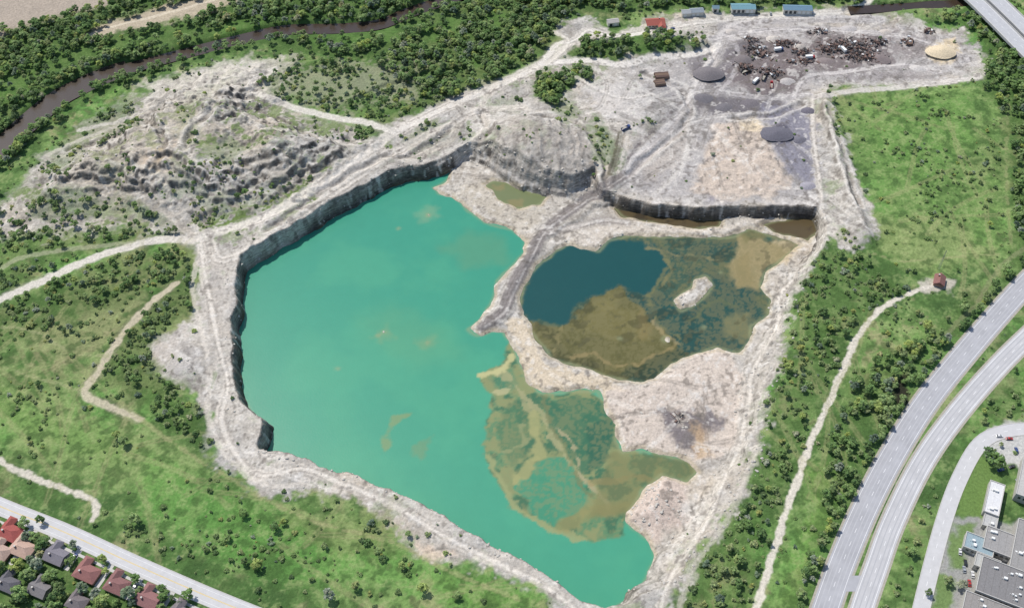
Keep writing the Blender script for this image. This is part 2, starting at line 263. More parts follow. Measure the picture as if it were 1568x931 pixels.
PP=[([(960,110),(1090,60),(1100,28),(1400,42),(1480,60),(1505,100),(1440,125),(1270,130),(1240,150),(1255,318),(1000,312),(950,290),(990,230),(1040,160)],c(180,175,173),10,8,.75),
([(1110,75),(1180,58),(1240,68),(1245,95),(1215,140),(1170,150),(1110,130)],c(122,111,111),5,8,.88),
([(1235,52),(1365,50),(1365,104),(1250,112)],c(124,113,112),5,8,.85),
([(1360,60),(1425,55),(1435,75),(1380,92)],c(142,132,130),5,8,.65),
([(1270,110),(1380,108),(1420,118),(1300,126)],c(156,148,146),4,8,.6),
([(1040,140),(1120,148),(1190,150),(1215,168),(1120,180),(1060,170)],c(106,101,106),5,5,.85),
([(1060,85),(1110,70),(1150,60),(1130,90),(1110,135),(1060,130)],c(130,124,127),5,6,.7),
([(980,130),(1045,140),(1045,185),(1010,225),(970,265),(955,240),(985,190)],c(154,150,150),6,8,.6),
([(940,268),(1000,240),(1030,260),(1000,300),(950,300),(925,300)],c(160,155,153),5,8,.5),
([(1160,165),(1215,158),(1248,190),(1252,250),(1228,285),(1200,255),(1180,200)],c(138,136,148),6,6,.85),
([(1178,190),(1200,188),(1212,215),(1192,225)],c(98,95,108),3,3,.9),
([(1062,104),(1085,98),(1106,114),(1092,128),(1068,124)],c(112,106,110),3,3,.85),
([(990,190),(1040,190),(1060,215),(1020,270),(990,280),(980,250)],c(202,190,176),6,6,.45),
([(1000,285),(1100,300),(1250,300),(1250,322),(1000,316)],c(196,190,186),4,6,.6),
([(1080,295),(1120,298),(1120,310),(1080,308)],c(136,130,140),3,3,.75),
([(1095,195),(1130,183),(1172,195),(1187,235),(1210,270),(1187,308),(1110,304),(1055,294),(1078,240)],c(208,192,176),4,4,.9),
([(1122,180),(1162,178),(1168,202),(1128,204)],c(226,208,176),3,2,.7),
([(1422,64),(1462,58),(1474,85),(1440,102),(1422,88)],c(228,208,172),3,3,.85),
([(880,130),(960,120),(1010,150),(980,200),(930,180)],c(218,212,206),6,8,.65),
([(900,50),(980,45),(1090,25),(1080,50),(900,60)],c(226,218,206),6,8,.6),
([(215,130),(330,100),(440,88),(400,140),(330,150),(260,170)],c(224,216,202),8,8,.75),
([(230,250),(330,240),(420,290),(300,330),(220,300)],c(190,188,184),8,10,.5),
([(440,200),(520,215),(480,262),(400,262)],c(188,186,182),8,8,.5),
([(210,230),(270,220),(250,260),(215,262)],c(200,168,138),6,6,.55),
([(60,300),(130,210),(230,160),(300,180),(280,260),(180,300)],c(214,200,180),10,12,.35),
([(480,285),(560,240),(680,195),(720,200),(690,245),(640,262),(560,290),(500,325)],c(164,160,154),5,7,.6),
([(310,395),(350,400),(350,560),(325,560)],c(206,196,184),5,6,.4),
([(240,515),(290,500),(310,560),(300,600),(262,570)],c(192,186,180),5,6,.6),
([(750,195),(830,182),(905,205),(905,290),(860,298),(780,272)],c(182,175,167),4,6,.6),
([(918,592),(960,592),(1010,577),(1060,547),(1110,535),(1142,590),(1122,680),(1062,722),(980,692),(945,665)],c(214,200,186),3,3,.9),
([(960,795),(975,757),(1010,727),(1050,737),(1055,770),(1042,805),(1000,825)],c(214,196,182),3,3,.9),
([(1016,630),(1060,624),(1083,640),(1092,628),(1104,640),(1088,660),(1066,700),(1030,680),(1014,652)],c(124,117,119),3,5,.92),
([(1030,634),(1058,632),(1056,650),(1036,654)],c(190,180,168),2,3,.7),
([(1060,650),(1080,650),(1085,700),(1066,710),(1060,690)],c(206,174,132),3,3,.6),
([(775,490),(800,490),(840,560),(940,580),(950,598),(830,602),(800,570)],c(220,203,176),3,4,.8),
([(1120,365),(1230,370),(1200,400),(1172,420),(1165,445),(1125,440)],c(212,190,152),4,4,.8),
([(690,290),(740,280),(760,310),(840,320),(820,350),(780,345),(720,320)],c(200,189,170),4,5,.6),
([(870,350),(940,340),(1100,350),(1150,340),(1140,362),(930,365),(900,380),(860,370)],c(218,207,192),4,4,.75),
([(-80,-60),(195,-60),(178,8),(120,22),(60,32),(0,55),(-120,80)],c(184,170,156),5,3,.95),
([(130,58),(160,35),(250,12),(345,-12),(380,-5),(310,24),(220,42),(150,62)],c(196,182,160),4,3,.95),
([(1515,650),(1640,640),(1700,720),(1640,800),(1560,715),(1520,705)],c(204,202,198),2,1,.95),
([(1448,790),(1640,800),(1640,1000),(1400,1000),(1420,930)],c(168,166,164),2,1,.9),
([(1484,705),(1512,700),(1530,740),(1505,800),(1462,785)],c(112,140,76),2,1,.9),
([(1462,800),(1490,806),(1482,860),(1450,868)],c(112,140,76),2,1,.9),
([(1432,880),(1470,885),(1460,960),(1420,960)],c(112,140,76),2,1,.9),
([(1405,430),(1440,420),(1468,430),(1460,448),(1420,445)],c(204,196,182),2,2,.85),
([(1360,612),(1384,568),(1394,588),(1374,625)],c(46,44,38),2,2,.95),
([(640,832),(690,828),(705,846),(650,852)],c(226,206,184),3,3,.8),
([(415,100),(640,98),(640,150),(500,170),(420,140)],c(176,174,150),8,22,.5)]
for pts,col,fe,nz,st in PP: paint(pts,col,fe,nz,st)
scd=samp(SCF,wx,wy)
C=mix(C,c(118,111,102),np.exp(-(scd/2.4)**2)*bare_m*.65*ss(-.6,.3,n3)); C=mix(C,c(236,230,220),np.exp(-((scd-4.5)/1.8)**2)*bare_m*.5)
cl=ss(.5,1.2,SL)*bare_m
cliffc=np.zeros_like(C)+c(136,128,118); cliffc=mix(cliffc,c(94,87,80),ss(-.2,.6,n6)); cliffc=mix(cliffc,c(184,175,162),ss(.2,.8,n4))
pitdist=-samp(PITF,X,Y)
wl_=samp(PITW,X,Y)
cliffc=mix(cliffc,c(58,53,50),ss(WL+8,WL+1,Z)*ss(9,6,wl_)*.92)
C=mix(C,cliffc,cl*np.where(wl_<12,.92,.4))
C=mix(C,c(146,139,131),ss(-6,6,samp(GREY,X,Y))*ss(-.1,.7,vn(X+3*n3,Y*.2,3,6))*.65)
led=ss(1,5,pitdist)*(1-ss(9,20,pitdist))
C=mix(C,c(218,210,198),led*bare_m*.35*ss(-.5,.5,n3+.3))
TR=[([(-80,500),(-10,464),(60,432),(150,393),(230,370),(290,367)],4,(224,217,205),.95),
([(-60,455),(20,400),(80,385),(200,372)],2.5,(196,192,166),.4),
([(290,367),(320,358),(400,335),(480,288),(560,235),(605,202),(680,166),(760,132),(830,98),(870,68)],6,(230,222,210),.9),
([(605,202),(560,188),(520,182),(460,168),(405,148),(380,130),(420,105)],4,(230,223,212),.9),
([(320,370),(340,400),(420,362),(480,318),(560,262),(640,215),(690,190),(730,170),(800,165)],5,(222,213,200),.8),
([(272,434),(230,465),(185,515),(152,568),(130,600),(165,620),(215,642)],3.0,(208,196,172),.85),
([(-60,685),(0,706),(60,735),(120,755),(146,772),(143,795)],2.4,(220,212,196),.95),
([(308,372),(312,420),(325,480),(338,540),(348,590),(338,640),(358,690),(400,728),(460,718),(520,740),(600,772),(680,822),(760,862),(830,893),(890,940)],3.2,(228,219,206),.8),
([(300,400),(296,450),(312,520),(322,580),(318,630),(336,680),(376,725),(420,745),(470,735)],2,(226,217,204),.6),
([(250,320),(275,345),(300,365)],3,(222,213,199),.8),
([(200,250),(240,265),(260,300),(250,320)],2,(218,211,197),.7),
([(1148,960),(1162,925),(1180,860),(1202,790),(1226,720),(1252,655),(1280,590),(1312,520),(1342,480),(1380,455),(1410,442),(1440,436)],2.4,(226,218,203),.95),
([(1010,931),(1030,880),(1080,800),(1100,750),(1130,690),(1145,620),(1150,570),(1190,500),(1195,450),(1240,400),(1258,370),(1260,330),(1252,270),(1245,200),(1242,150)],2.8,(222,213,200),.7),
([(1040,931),(1060,870),(1105,810),(1135,750),(1155,690),(1160,620),(1175,560)],1.8,(214,205,192),.5),
([(960,265),(905,300),(855,335),(830,358),(815,385),(797,415),(782,445),(768,478),(738,500)],5.5,(142,135,133),.88),
([(780,350),(740,335),(700,310),(680,295)],3,(198,188,172),.7),
([(830,358),(870,350),(920,338),(960,342)],4,(168,160,154),.6),
([(960,265),(985,235),(1040,180),(1075,120),(1100,80),(1110,50),(1150,35),(1250,30),(1350,30)],5.5,(206,200,196),.9),
([(955,262),(975,225),(1020,180),(1055,140)],1.2,(116,108,108),.6),
([(830,98),(900,92),(950,100),(1000,88),(1060,84),(1100,70)],4,(234,227,218),.92),
([(835,92),(850,70),(880,60),(900,45),(940,55),(990,50),(1100,30),(1240,20),(1310,16),(1330,2),(1345,-15)],3.5,(234,227,216),.92),
([(850,50),(870,62),(860,80),(838,98)],3,(230,222,208),.8),
([(1090,60),(1150,50),(1250,45),(1400,60),(1480,90)],4,(206,200,197),.8),
([(1242,150),(1300,140),(1400,132),(1500,118)],4,(216,209,201),.85),
([(1100,140),(1170,150),(1240,145)],3,(206,200,198),.7),([(1215,150),(1235,120),(1290,112),(1380,100),(1440,112)],3,(206,199,196),.75),([(1000,235),(1050,190),(1100,178),(1150,172)],2.5,(214,208,202),.7),
([(1110,50),(1130,80),(1120,120),(1095,145)],2.2,(196,190,188),.7),([(900,100),(960,130),(1030,160),(1055,200),(1040,260),(1000,300)],2.2,(214,208,200),.6),([(860,100),(900,130),(950,150),(1000,145)],2.5,(226,219,210),.6),
([(700,190),(690,215),(650,235),(620,245)],4,(214,205,190),.75),
([(950,205),(945,230),(935,265)],3,(104,100,80),.85),([(962,205),(955,235),(945,265)],1.6,(218,210,198),.8),
([(910,100),(930,130),(920,165),(900,172)],2.5,(228,221,211),.75),
([(760,130),(740,160),(745,190),(715,230),(700,245)],4,(222,213,200),.75),
([(800,165),(850,178),(905,190),(960,190)],2,(216,208,196),.6),
([(300,180),(330,165),(370,175),(400,195),(440,200)],2.5,(228,221,208),.7),
([(120,200),(200,180),(260,150),(340,120),(420,105)],2.5,(228,221,208),.75),
([(290,120),(330,150),(300,180),(275,215),(300,250)],2,(224,216,202),.6),
([(440,200),(500,215),(560,225)],2,(222,214,202),.6),
([(70,240),(120,215),(190,190)],2,(220,212,198),.6),
([(130,60),(160,45),(250,22),(330,0)],2,(222,210,188),.8),
([(0,500),(60,510),(110,540),(165,545)],1.2,(170,172,128),.5),([(0,560),(60,580),(130,600)],1.2,(176,176,132),.4),([(215,642),(330,720),(460,790),(600,830),(700,880),(800,920)],1.4,(172,168,124),.45),
([(1340,390),(1380,400),(1450,395),(1530,390)],1.2,(166,166,120),.5),([(1545,160),(1540,260),(1550,380)],1.2,(160,160,116),.4),
([(1570,380),(1530,410),(1490,470),(1440,520)],2,(156,150,120),.35)]
TRW=[(lline(p),w,col,st) for p,w,col,st in TR]
TRD=[]
for pts,w,col,st in TRW:
    fd=field(pts,False,margin=30); TRD.append((fd,w))
    d=samp(fd,wx*.3+X*.7,wy*.3+Y*.7); C=mix(C,c(*col),(1-ss(w*.6,w*1.15,d+.9*n4+.6*n3))*st*(1-far))
    if w>2.8: C=mix(C,c(*[q*.68 for q in col]),np.exp(-((d-w*1.15)/.8)**2)*st*.5*ss(-.3,.4,n3))
RM=np.zeros(X.shape,f4)
def resamp(pts,step):
    pts=np.array(pts); d=np.r_[0,np.cumsum(np.hypot(*(pts[1:]-pts[:-1]).T))]
    n=max(2,int(d[-1]/step)); s=np.linspace(0,d[-1],n)
    return np.stack([np.interp(s,d,pts[:,0]),np.interp(s,d,pts[:,1])],-1),s
def normals(p):
    t=np.gradient(p,axis=0); t/=np.hypot(t[:,0],t[:,1])[:,None]+1e-9
    return np.stack([-t[:,1],t[:,0]],-1)
def stamp(pts,off,val):
    p,s=resamp(pts,.4); q=p+normals(p)*(off+.6*np.sin(s/17+off*3))[:,None]
    ix=np.clip(np.searchsorted(gx,q[:,0]),0,len(gx)-1); iy=np.clip(np.searchsorted(gy,q[:,1]),0,len(gy)-1); RM[iy,ix]=val
for pts,w,col,st in TRW:
    if w>=2.4:
        for o in np.arange(-w*.7,w*.71,1.9): stamp(pts,o,-1 if rs.rand()<.6 else 1)
def wander(u,v,L,n):
    x,y,_=lift(u,v); a=rs.rand()*6.28
    for k in range(n):
        px,py=x+rs.normal()*14,y+rs.normal()*10; an=a+rs.normal()*.5; cur=rs.normal()*.015; pts=[]
        for i in range(int(L/4)):
            pts.append((px,py)); an+=cur+rs.normal()*.02; px+=4*math.cos(an); py+=4*math.sin(an)
        vv=-1 if rs.rand()<.6 else 1
        stamp(pts,-1.0,vv); stamp(pts,1.0,vv)
for u,v in [(1150,60),(1220,110),(1300,60),(1400,90),(1350,115),(1100,130),(1060,190),(1010,230),(1000,160),(960,150),(1220,240),(1150,170),(1080,60),(1450,70),(1250,40),(330,390),(330,620),(360,700),(780,170),(700,200),(600,240),(1090,590),(980,620),(1060,700),(300,130),(400,180),(330,160),(230,170),(860,355),(1130,355),(1240,300),(1200,300)]:
    wander(u,v,70,5)
RMb=RM.copy(); RM*=0
for u,v in [(60,640),(200,720),(300,760),(450,820),(560,850),(700,900),(50,540),(100,480),(1400,200),(1450,300),(1380,350),(1330,180),(1250,600),(1240,760),(200,430),(1480,180),(1330,700),(120,760)]: wander(u,v,90,3)
RG=RM
def blur(R): return (R*2+np.roll(R,1,0)+np.roll(R,-1,0)+np.roll(R,1,1)+np.roll(R,-1,1))/4.5
RMb=blur(RMb); RG=blur(RG)
rmm=bare_m*np.where(SL>.8,0,1)
C=mix(C,c(122,116,110),np.clip(-RMb,0,1)*.5*rmm); C=mix(C,c(238,232,222),np.clip(RMb,0,1)*.4*rmm)
C=mix(C,c(170,166,122),np.abs(np.clip(RG,-1,1))*.4*(1-bare_m))
band=np.sin(Z*2.6+n5*3); C=mix(C,c(156,150,140),ss(.2,1,band)*msp*(1-veg2)*.5)
shd=samp(ALLW,wx,wy); C=mix(C,c(196,181,150),np.exp(-((shd+1.2)/1.6)**2)*inpit*.6)
C=mix(C,c(124,116,92),ss(-0.3,1,shd)*inpit*.8)
C=mix(C,c(238,233,225),ss(.55,.9,n4+.5*n3)*bare_m*.45)
C=mix(C,c(108,101,94),ss(.45,.9,-n4+.5*n5)*bare_m*.55)
C=mix(C,c(84,84,58),(1-ss(6,10,samp(RIVW,X,Y)))*.9)
C=mix(C,c(96,122,74),far*.6)
C=np.clip(C,0.01,.8)
# ------------------------------------------------------------------ materials
def newmat(name): 
    m=bpy.data.materials.new(name); m.use_nodes=True; nt=m.node_tree; b=nt.nodes['Principled BSDF']; return m,nt,b
def noise_mat(name,col,rough=.9,scale=1.0,amt=.25,bump=.3,metal=0,attr=None,dist=.3):
    m,nt,b=newmat(name); N=nt.nodes; L=nt.links
    tc=N.new('ShaderNodeTexCoord'); no=N.new('ShaderNodeTexNoise'); no.inputs['Scale'].default_value=scale; no.inputs['Detail'].default_value=6; no.inputs['Roughness'].default_value=.65
    L.new(tc.outputs['Object'],no.inputs['Vector'])
    mr=N.new('ShaderNodeMapRange'); mr.inputs['From Min'].default_value=.25; mr.inputs['From Max'].default_value=.75; mr.inputs['To Min'].default_value=1-amt; mr.inputs['To Max'].default_value=1+amt
    L.new(no.outputs['Fac'],mr.inputs['Value'])
    mx=N.new('ShaderNodeVectorMath'); mx.operation='SCALE'; mx.name='colmul'
    if attr:
        a=N.new('ShaderNodeAttribute'); a.attribute_name=attr; L.new(a.outputs['Color'],mx.inputs[0])
    else: mx.inputs[0].default_value=tuple(col)[:3]
    L.new(mr.outputs['Result'],mx.inputs['Scale']); L.new(mx.outputs['Vector'],b.inputs['Base Color'])
    b.inputs['Roughness'].default_value=rough; b.inputs['Metallic'].default_value=metal
    if bump:
        bp=N.new('ShaderNodeBump'); bp.inputs['Strength'].default_value=bump; bp.inputs['Distance'].default_value=dist
        L.new(no.outputs['Fac'],bp.inputs['Height']); L.new(bp.outputs['Normal'],b.inputs['Normal'])
    return m
M_ground=noise_mat('ground_mat',None,.95,.55,.30,.9,attr='Col',dist=.8)
nt=M_ground.node_tree; N=nt.nodes; L=nt.links; bs=N['Principled BSDF']; bs.inputs['Specular IOR Level'].default_value=.15
tc=N.new('ShaderNodeTexCoord'); mp=N.new('ShaderNodeMapping'); mp.inputs['Scale'].default_value=(.16,.16,1.1); L.new(tc.outputs['Object'],mp.inputs['Vector'])
ns_=N.new('ShaderNodeTexNoise'); ns_.inputs['Scale'].default_value=1; ns_.inputs['Detail'].default_value=6; ns_.inputs['Roughness'].default_value=.65; L.new(mp.outputs[0],ns_.inputs['Vector'])
mr=N.new('ShaderNodeMapRange'); mr.inputs['From Min'].default_value=.36; mr.inputs['From Max'].default_value=.64; mr.inputs['To Min'].default_value=.5; mr.inputs['To Max'].default_value=1.25; L.new(ns_.outputs['Fac'],mr.inputs['Value'])
ge=N.new('ShaderNodeNewGeometry'); sx=N.new('ShaderNodeSeparateXYZ'); L.new(ge.outputs['Normal'],sx.inputs[0])
mf=N.new('ShaderNodeMapRange'); mf.inputs['From Min'].default_value=.8; mf.inputs['From Max'].default_value=.5; L.new(sx.outputs['Z'],mf.inputs['Value'])
ml=N.new('ShaderNodeMix'); ml.inputs['A'].default_value=1.0; L.new(mf.outputs[0],ml.inputs['Factor']); L.new(mr.outputs[0],ml.inputs['B'])
m2_=N.new('ShaderNodeVectorMath'); m2_.operation='SCALE'; L.new(N['colmul'].outputs['Vector'],m2_.inputs[0]); L.new(ml.outputs['Result'],m2_.inputs['Scale']); L.new(m2_.outputs['Vector'],bs.inputs['Base Color'])
def gridmesh(name,xs,ys,Zv,Cv,mat):
    ny,nx=len(ys),len(xs); XX,YY=np.meshgrid(xs,ys)
    co=np.stack([XX,YY,Zv],-1).astype(f4).reshape(-1,3)
    me=bpy.data.meshes.new(name); me.vertices.add(ny*nx); me.vertices.foreach_set('co',co.ravel())
    idx=np.arange(ny*nx,dtype=np.int32).reshape(ny,nx)
    q=np.stack([idx[:-1,:-1],idx[:-1,1:],idx[1:,1:],idx[1:,:-1]],-1).reshape(-1,4)
    nf=len(q); me.loops.add(nf*4); me.loops.foreach_set('vertex_index',q.ravel())
    me.polygons.add(nf); me.polygons.foreach_set('loop_start',np.arange(nf,dtype=np.int32)*4)
    me.polygons.foreach_set('use_smooth',np.ones(nf,dtype=bool))
    me.update(calc_edges=True)
    a=me.color_attributes.new('Col','FLOAT_COLOR','POINT')
    cc=np.ones((ny*nx,4),f4); cc[:,:3]=Cv.reshape(-1,3); a.data.foreach_set('color',cc.ravel())
    me.materials.append(mat); o=bpy.data.objects.new(name,me); scene.collection.objects.link(o); return o
gridmesh('ground',gx,gy,Z,C,M_ground)
# ------------------------------------------------------------------ quarry water
qx=np.arange(-300,300,1.0); qy=np.arange(262,690,1.0)
QX,QY=np.meshgrid(qx.astype(f4),qy.astype(f4))
a1=QX+4*fbm(QX,QY,14,6,5); a2=QY+4*fbm(QX,QY,14,7,5); m2=fbm(QX,QY,40,2,4); m3=fbm(QX,QY,12,3,5); m4=fbm(QX,QY,4,4,3); m5=fbm(QX,QY,90,5,3)
def wp(pts): return samp(field(g(pts,WL)),a1,a2)
KW=.68
WC=np.zeros(QX.shape+(3,),f4)+c(78,168,136,KW)
def mixw(col,m):
    global WC
    m=np.clip(m,0,1)[...,None]; WC=WC*(1-m)+col*m
t=ss(330,620,QY); mixw(c(64,160,134,KW),t*.8); mixw(c(90,178,140,KW),ss(-.1,.8,m2+.5*m5)*.4); mixw(c(60,152,126,KW),ss(-.1,.8,-m5+.3*m2)*.4)
for pts,col,st,fe in [([(560,490),(600,470),(680,500),(700,540),(640,560),(590,540)],(108,172,128),.35,14),
    ([(670,380),(720,350),(770,365),(780,400),(710,410)],(102,160,124),.55,8),
    ([(585,665),(600,640),(625,635),(600,660),(590,685)],(138,160,110),.75,1.5),([(632,690),(655,672),(660,685),(645,705)],(128,152,108),.5,2),
    ([(640,325),(668,318),(675,330),(650,340)],(150,176,138),.4,4),([(570,515),(590,500),(600,510),(580,525)],(130,168,124),.5,3),([(640,520),(665,516),(668,530),(645,532)],(130,168,124),.5,3)]:
    mixw(c(*col,KW),ss(-fe,fe,wp(pts)+4*m3)*st)
S1=[(735,572),(765,555),(780,528),(800,560),(830,600),(918,595),(947,650),(950,688),(1066,700),(1068,735),(985,752),(960,800),(965,822),(905,826),(870,818),(820,805),(785,780),(768,748),(738,705),(748,650),(756,605)]
s1=ss(-1,2,wp(S1)+3*m3)
mixw(c(104,142,102,KW),s1*.92)
mixw(c(156,158,108,KW),s1*ss(-.1,.25,m3+.6*m2+.3*m4)*.72)
mixw(c(62,110,84,KW),s1*ss(.08,.34,-m3+.2*m2+.2*m4)*.75)
for pts,col,st,fe in [([(792,740),(828,702),(868,702),(905,742),(885,778),(855,806),(815,800)],(76,154,120),.94,1.2),
  ([(838,610),(915,606),(945,650),(918,722),(895,725),(862,680),(835,640)],(66,118,90),.86,1.2),
  ([(768,625),(800,608),(818,640),(806,690),(785,715),(765,680)],(84,126,92),.7,1.5),
  ([(895,660),(930,640),(942,660),(930,700),(905,725)],(52,102,82),.7,1.2),([(755,575),(780,562),(790,590),(770,600)],(88,142,108),.7,2)]:
    mixw(c(*col,KW),ss(-fe,fe,wp(pts)+2.5*m3+m4)*st)
mixw(c(150,150,104,KW),s1*ss(.18,.5,np.abs(m4)+.25*m3)*.35)
for pts,w,col,st in [([(760,560),(800,600),(835,640),(860,690),(900,735),(930,770)],1.8,(172,170,126),.8),([(850,650),(880,680),(895,730),(915,760)],1.2,(176,168,130),.8),([(800,605),(820,640),(850,655)],1.2,(168,166,122),.7),([(835,600),(840,640),(862,682),(885,722),(900,760)],1.4,(126,132,92),.7),
    ([(745,700),(775,740),(790,780),(830,805),(900,820)],2.2,(162,168,118),.85),([(740,575),(768,562),(785,548)],2.6,(200,196,142),.95),([(780,590),(760,600)],1.6,(190,186,140),.8),
    ([(820,640),(825,690),(795,730)],3.8,(172,172,118),.8),([(870,800),(910,775),(960,775)],5.5,(154,150,98),.7),([(770,690),(800,680),(805,650)],1.6,(162,164,118),.6),([(905,740),(950,730),(1000,735)],2,(164,148,100),.6)]:
    d=samp(field(g(pts,WL),False,margin=30),a1,a2); mixw(c(*col,KW),(1-ss(w*.5,w*1.3,d+1.4*m4+m3))*st)
brn=ss(-2,4,wp([(940,690),(1068,698),(1070,738),(1005,735),(965,790),(900,790),(915,740)])+3*m3); mixw(c(130,128,84,KW),brn*.55)
dB=samp(BF,QX,QY)>samp(WATF,QX,QY)
B=dB.astype(f4)
deep=[(800,455),(820,405),(870,372),(930,362),(1000,375),(1028,408),(985,452),(940,436),(890,466),(866,498),(825,488),(800,475)]
mixw(c(70,98,82,KW),B); mixw(c(104,110,76,KW),B*ss(-.05,.4,m3+.4*m2+.2*m4)*.6); mixw(c(42,82,78,KW),B*ss(0,.5,-m2+.3*m3)*.8)
for pts,col,st,fe in [([(985,470),(1030,460),(1060,500),(1100,450),(1150,460),(1120,510),(1040,530),(1015,515)],(44,86,80),.85,3),
  ([(1040,370),(1125,372),(1115,400),(1060,400)],(54,86,78),.75,3),
  ([(795,480),(835,492),(862,500),(890,470),(935,438),(960,445),(985,475),(1015,513),(1035,530),(1000,557),(960,585),(870,562),(820,520)],(108,104,62),.95,1.2),
  ([(880,500),(930,460),(975,480),(1000,520),(930,520)],(134,126,78),.55,4),([(900,470),(935,445),(955,455),(935,480)],(140,132,84),.5,3),
  ([(850,510),(870,545),(930,560),(900,575),(845,550)],(78,80,50),.75,3),([(980,470),(1000,500),(985,520),(970,490)],(150,134,88),.5,2),
  ([(945,575),(1000,545),(1040,535),(1060,545),(1000,585)],(54,72,54),.85,2),
  (deep,(32,86,86),.98,1.0),
  ([(1128,366),(1230,370),(1205,392),(1172,415),(1165,445),(1125,440),(1120,400)],(180,162,118),.82,2),
  ([(1128,400),(1150,390),(1150,440),(1128,440)],(150,136,90),.5,3),
  ([(1135,352),(1160,350),(1175,366),(1140,372)],(128,124,80),.7,2),
  ([(1180,366),(1225,372),(1200,385)],(206,190,156),.6,3),
  ([(1110,490),(1150,480),(1150,510),(1120,520)],(138,136,96),.7,3)]:
    mixw(c(*col,KW),ss(-fe,fe,wp(pts)+2.5*m3+m4)*st*B)
nd=1-ss(-2,2,wp(deep))
mixw(c(138,132,92,KW),B*nd*ss(.1,.45,np.abs(m4)+.3*m3)*.4); mixw(c(58,62,44,KW),B*nd*ss(.15,.5,-m3+.4*m4)*.4)
for pts,w,col,st in [([(990,380),(1040,390),(1110,400)],1.1,(142,136,98),.8),([(1020,410),(990,450),(1010,500),(1040,520)],1.1,(130,128,86),.6),([(1060,490),(1100,460),(1130,470)],1.6,(112,118,82),.6),([(985,370),(1010,385),(1030,410),(1010,440)],1.2,(140,134,92),.6),([(870,552),(905,545),(940,560),(975,555),(1030,530)],1.2,(158,142,98),.7),([(862,498),(855,530),(850,552)],1.2,(150,140,96),.6),([(1000,490),(1015,515),(1035,528)],1.4,(170,154,110),.7)]:
    d=samp(field(g(pts,WL),False,margin=30),a1,a2); mixw(c(*col,KW),(1-ss(w*.4,w*1.5,d+m4))*st*B)
Cm=(samp(CF,QX,QY)>-5).astype(f4)*(QY>520); mixw(c(98,84,60,KW),Cm*.95); mixw(c(60,54,46,KW),Cm*ss(0,.5,m3)*.7)
Dm=(samp(DF,QX,QY)>-8).astype(f4); mixw(c(126,136,96,KW),Dm); mixw(c(156,142,100,KW),Dm*ss(0,.5,m3)*.6)
edge=np.exp(-(samp(ALLW,a1*.4+QX*.6,a2*.4+QY*.6)/1.3)**2)
mixw(c(160,168,126,KW),edge*.5)
M_w=noise_mat('lake_water_mat',None,.25,.12,.03,0,attr='Col')
nt=M_w.node_tree; bs=nt.nodes['Principled BSDF']; bs.inputs['IOR'].default_value=1.33
nz=nt.nodes.new('ShaderNodeTexNoise'); nz.inputs['Scale'].default_value=.8; nz.inputs['Detail'].default_value=4
tc=nt.nodes.new('ShaderNodeTexCoord'); nt.links.new(tc.outputs['Object'],nz.inputs['Vector'])
bp=nt.nodes.new('ShaderNodeBump'); bp.inputs['Strength'].default_value=.25; bp.inputs['Distance'].default_value=.12
nt.links.new(nz.outputs['Fac'],bp.inputs['Height']); nt.links.new(bp.outputs['Normal'],bs.inputs['Normal'])
gridmesh('quarry_lake',qx,qy,np.full(QX.shape,WL,f4),WC,M_w)
# ------------------------------------------------------------------ mesh builder
class MB:
    def __init__(s): s.v=[];s.f=[];s.m=[];s.mats=[]
    def mi(s,mat):
        if mat not in s.mats: s.mats.append(mat)
        return s.mats.index(mat)
    def add(s,vs,fs,mat):
        o=len(s.v); s.v+=vs; k=s.mi(mat)
        for f in fs: s.f.append(tuple(i+o for i in f)); s.m.append(k)
    def box(s,x0,x1,y0,y1,z0,z1,mat,rot=0,cen=(0,0,0),taper=1):
        vs=[]
        mx,my=(x0+x1)/2,(y0+y1)/2
        for z,k in((z0,1),(z1,taper)):
            for x,y in((x0,y0),(x1,y0),(x1,y1),(x0,y1)):
                X_=mx+(x-mx)*k;Y_=my+(y-my)*k; ca,sa=math.cos(rot),math.sin(rot)
                vs.append((cen[0]+X_*ca-Y_*sa,cen[1]+X_*sa+Y_*ca,cen[2]+z))
        s.add(vs,[(3,2,1,0),(4,5,6,7),(0,1,5,4),(1,2,6,5),(2,3,7,6),(3,0,4,7)],mat)
    def beam(s,a,b,r,mat,n=6,r2=None):
        a=Vector(a);b=Vector(b);d=(b-a); r2=r if r2 is None else r2
        if d.length<1e-6:return
        d.normalize(); u=d.orthogonal().normalized(); w=d.cross(u); vs=[]
        for p,q in((a,r),(b,r2)):
            for i in range(n):
                an=2*math.pi*i/n; vs.append(tuple(p+u*q*math.cos(an)+w*q*math.sin(an)))
        fs=[(i,(i+1)%n,n+(i+1)%n,n+i) for i in range(n)]+[tuple(range(n))[::-1],tuple(range(n,2*n))]
        s.add(vs,fs,mat)
    def obj(s,name,parent=None,loc=(0,0,0),rz=0,link=True,smooth=False):
        me=bpy.data.meshes.new(name); me.from_pydata(s.v,[],s.f)
        for m in s.mats: me.materials.append(m)
        me.polygons.foreach_set('material_index',s.m); me.update()
        if smooth: me.polygons.foreach_set('use_smooth',[True]*len(s.f))
        o=bpy.data.objects.new(name,me); o.location=loc; o.rotation_euler=(0,0,rz)
        if parent: o.parent=parent
        if link: scene.collection.objects.link(o)
        return o
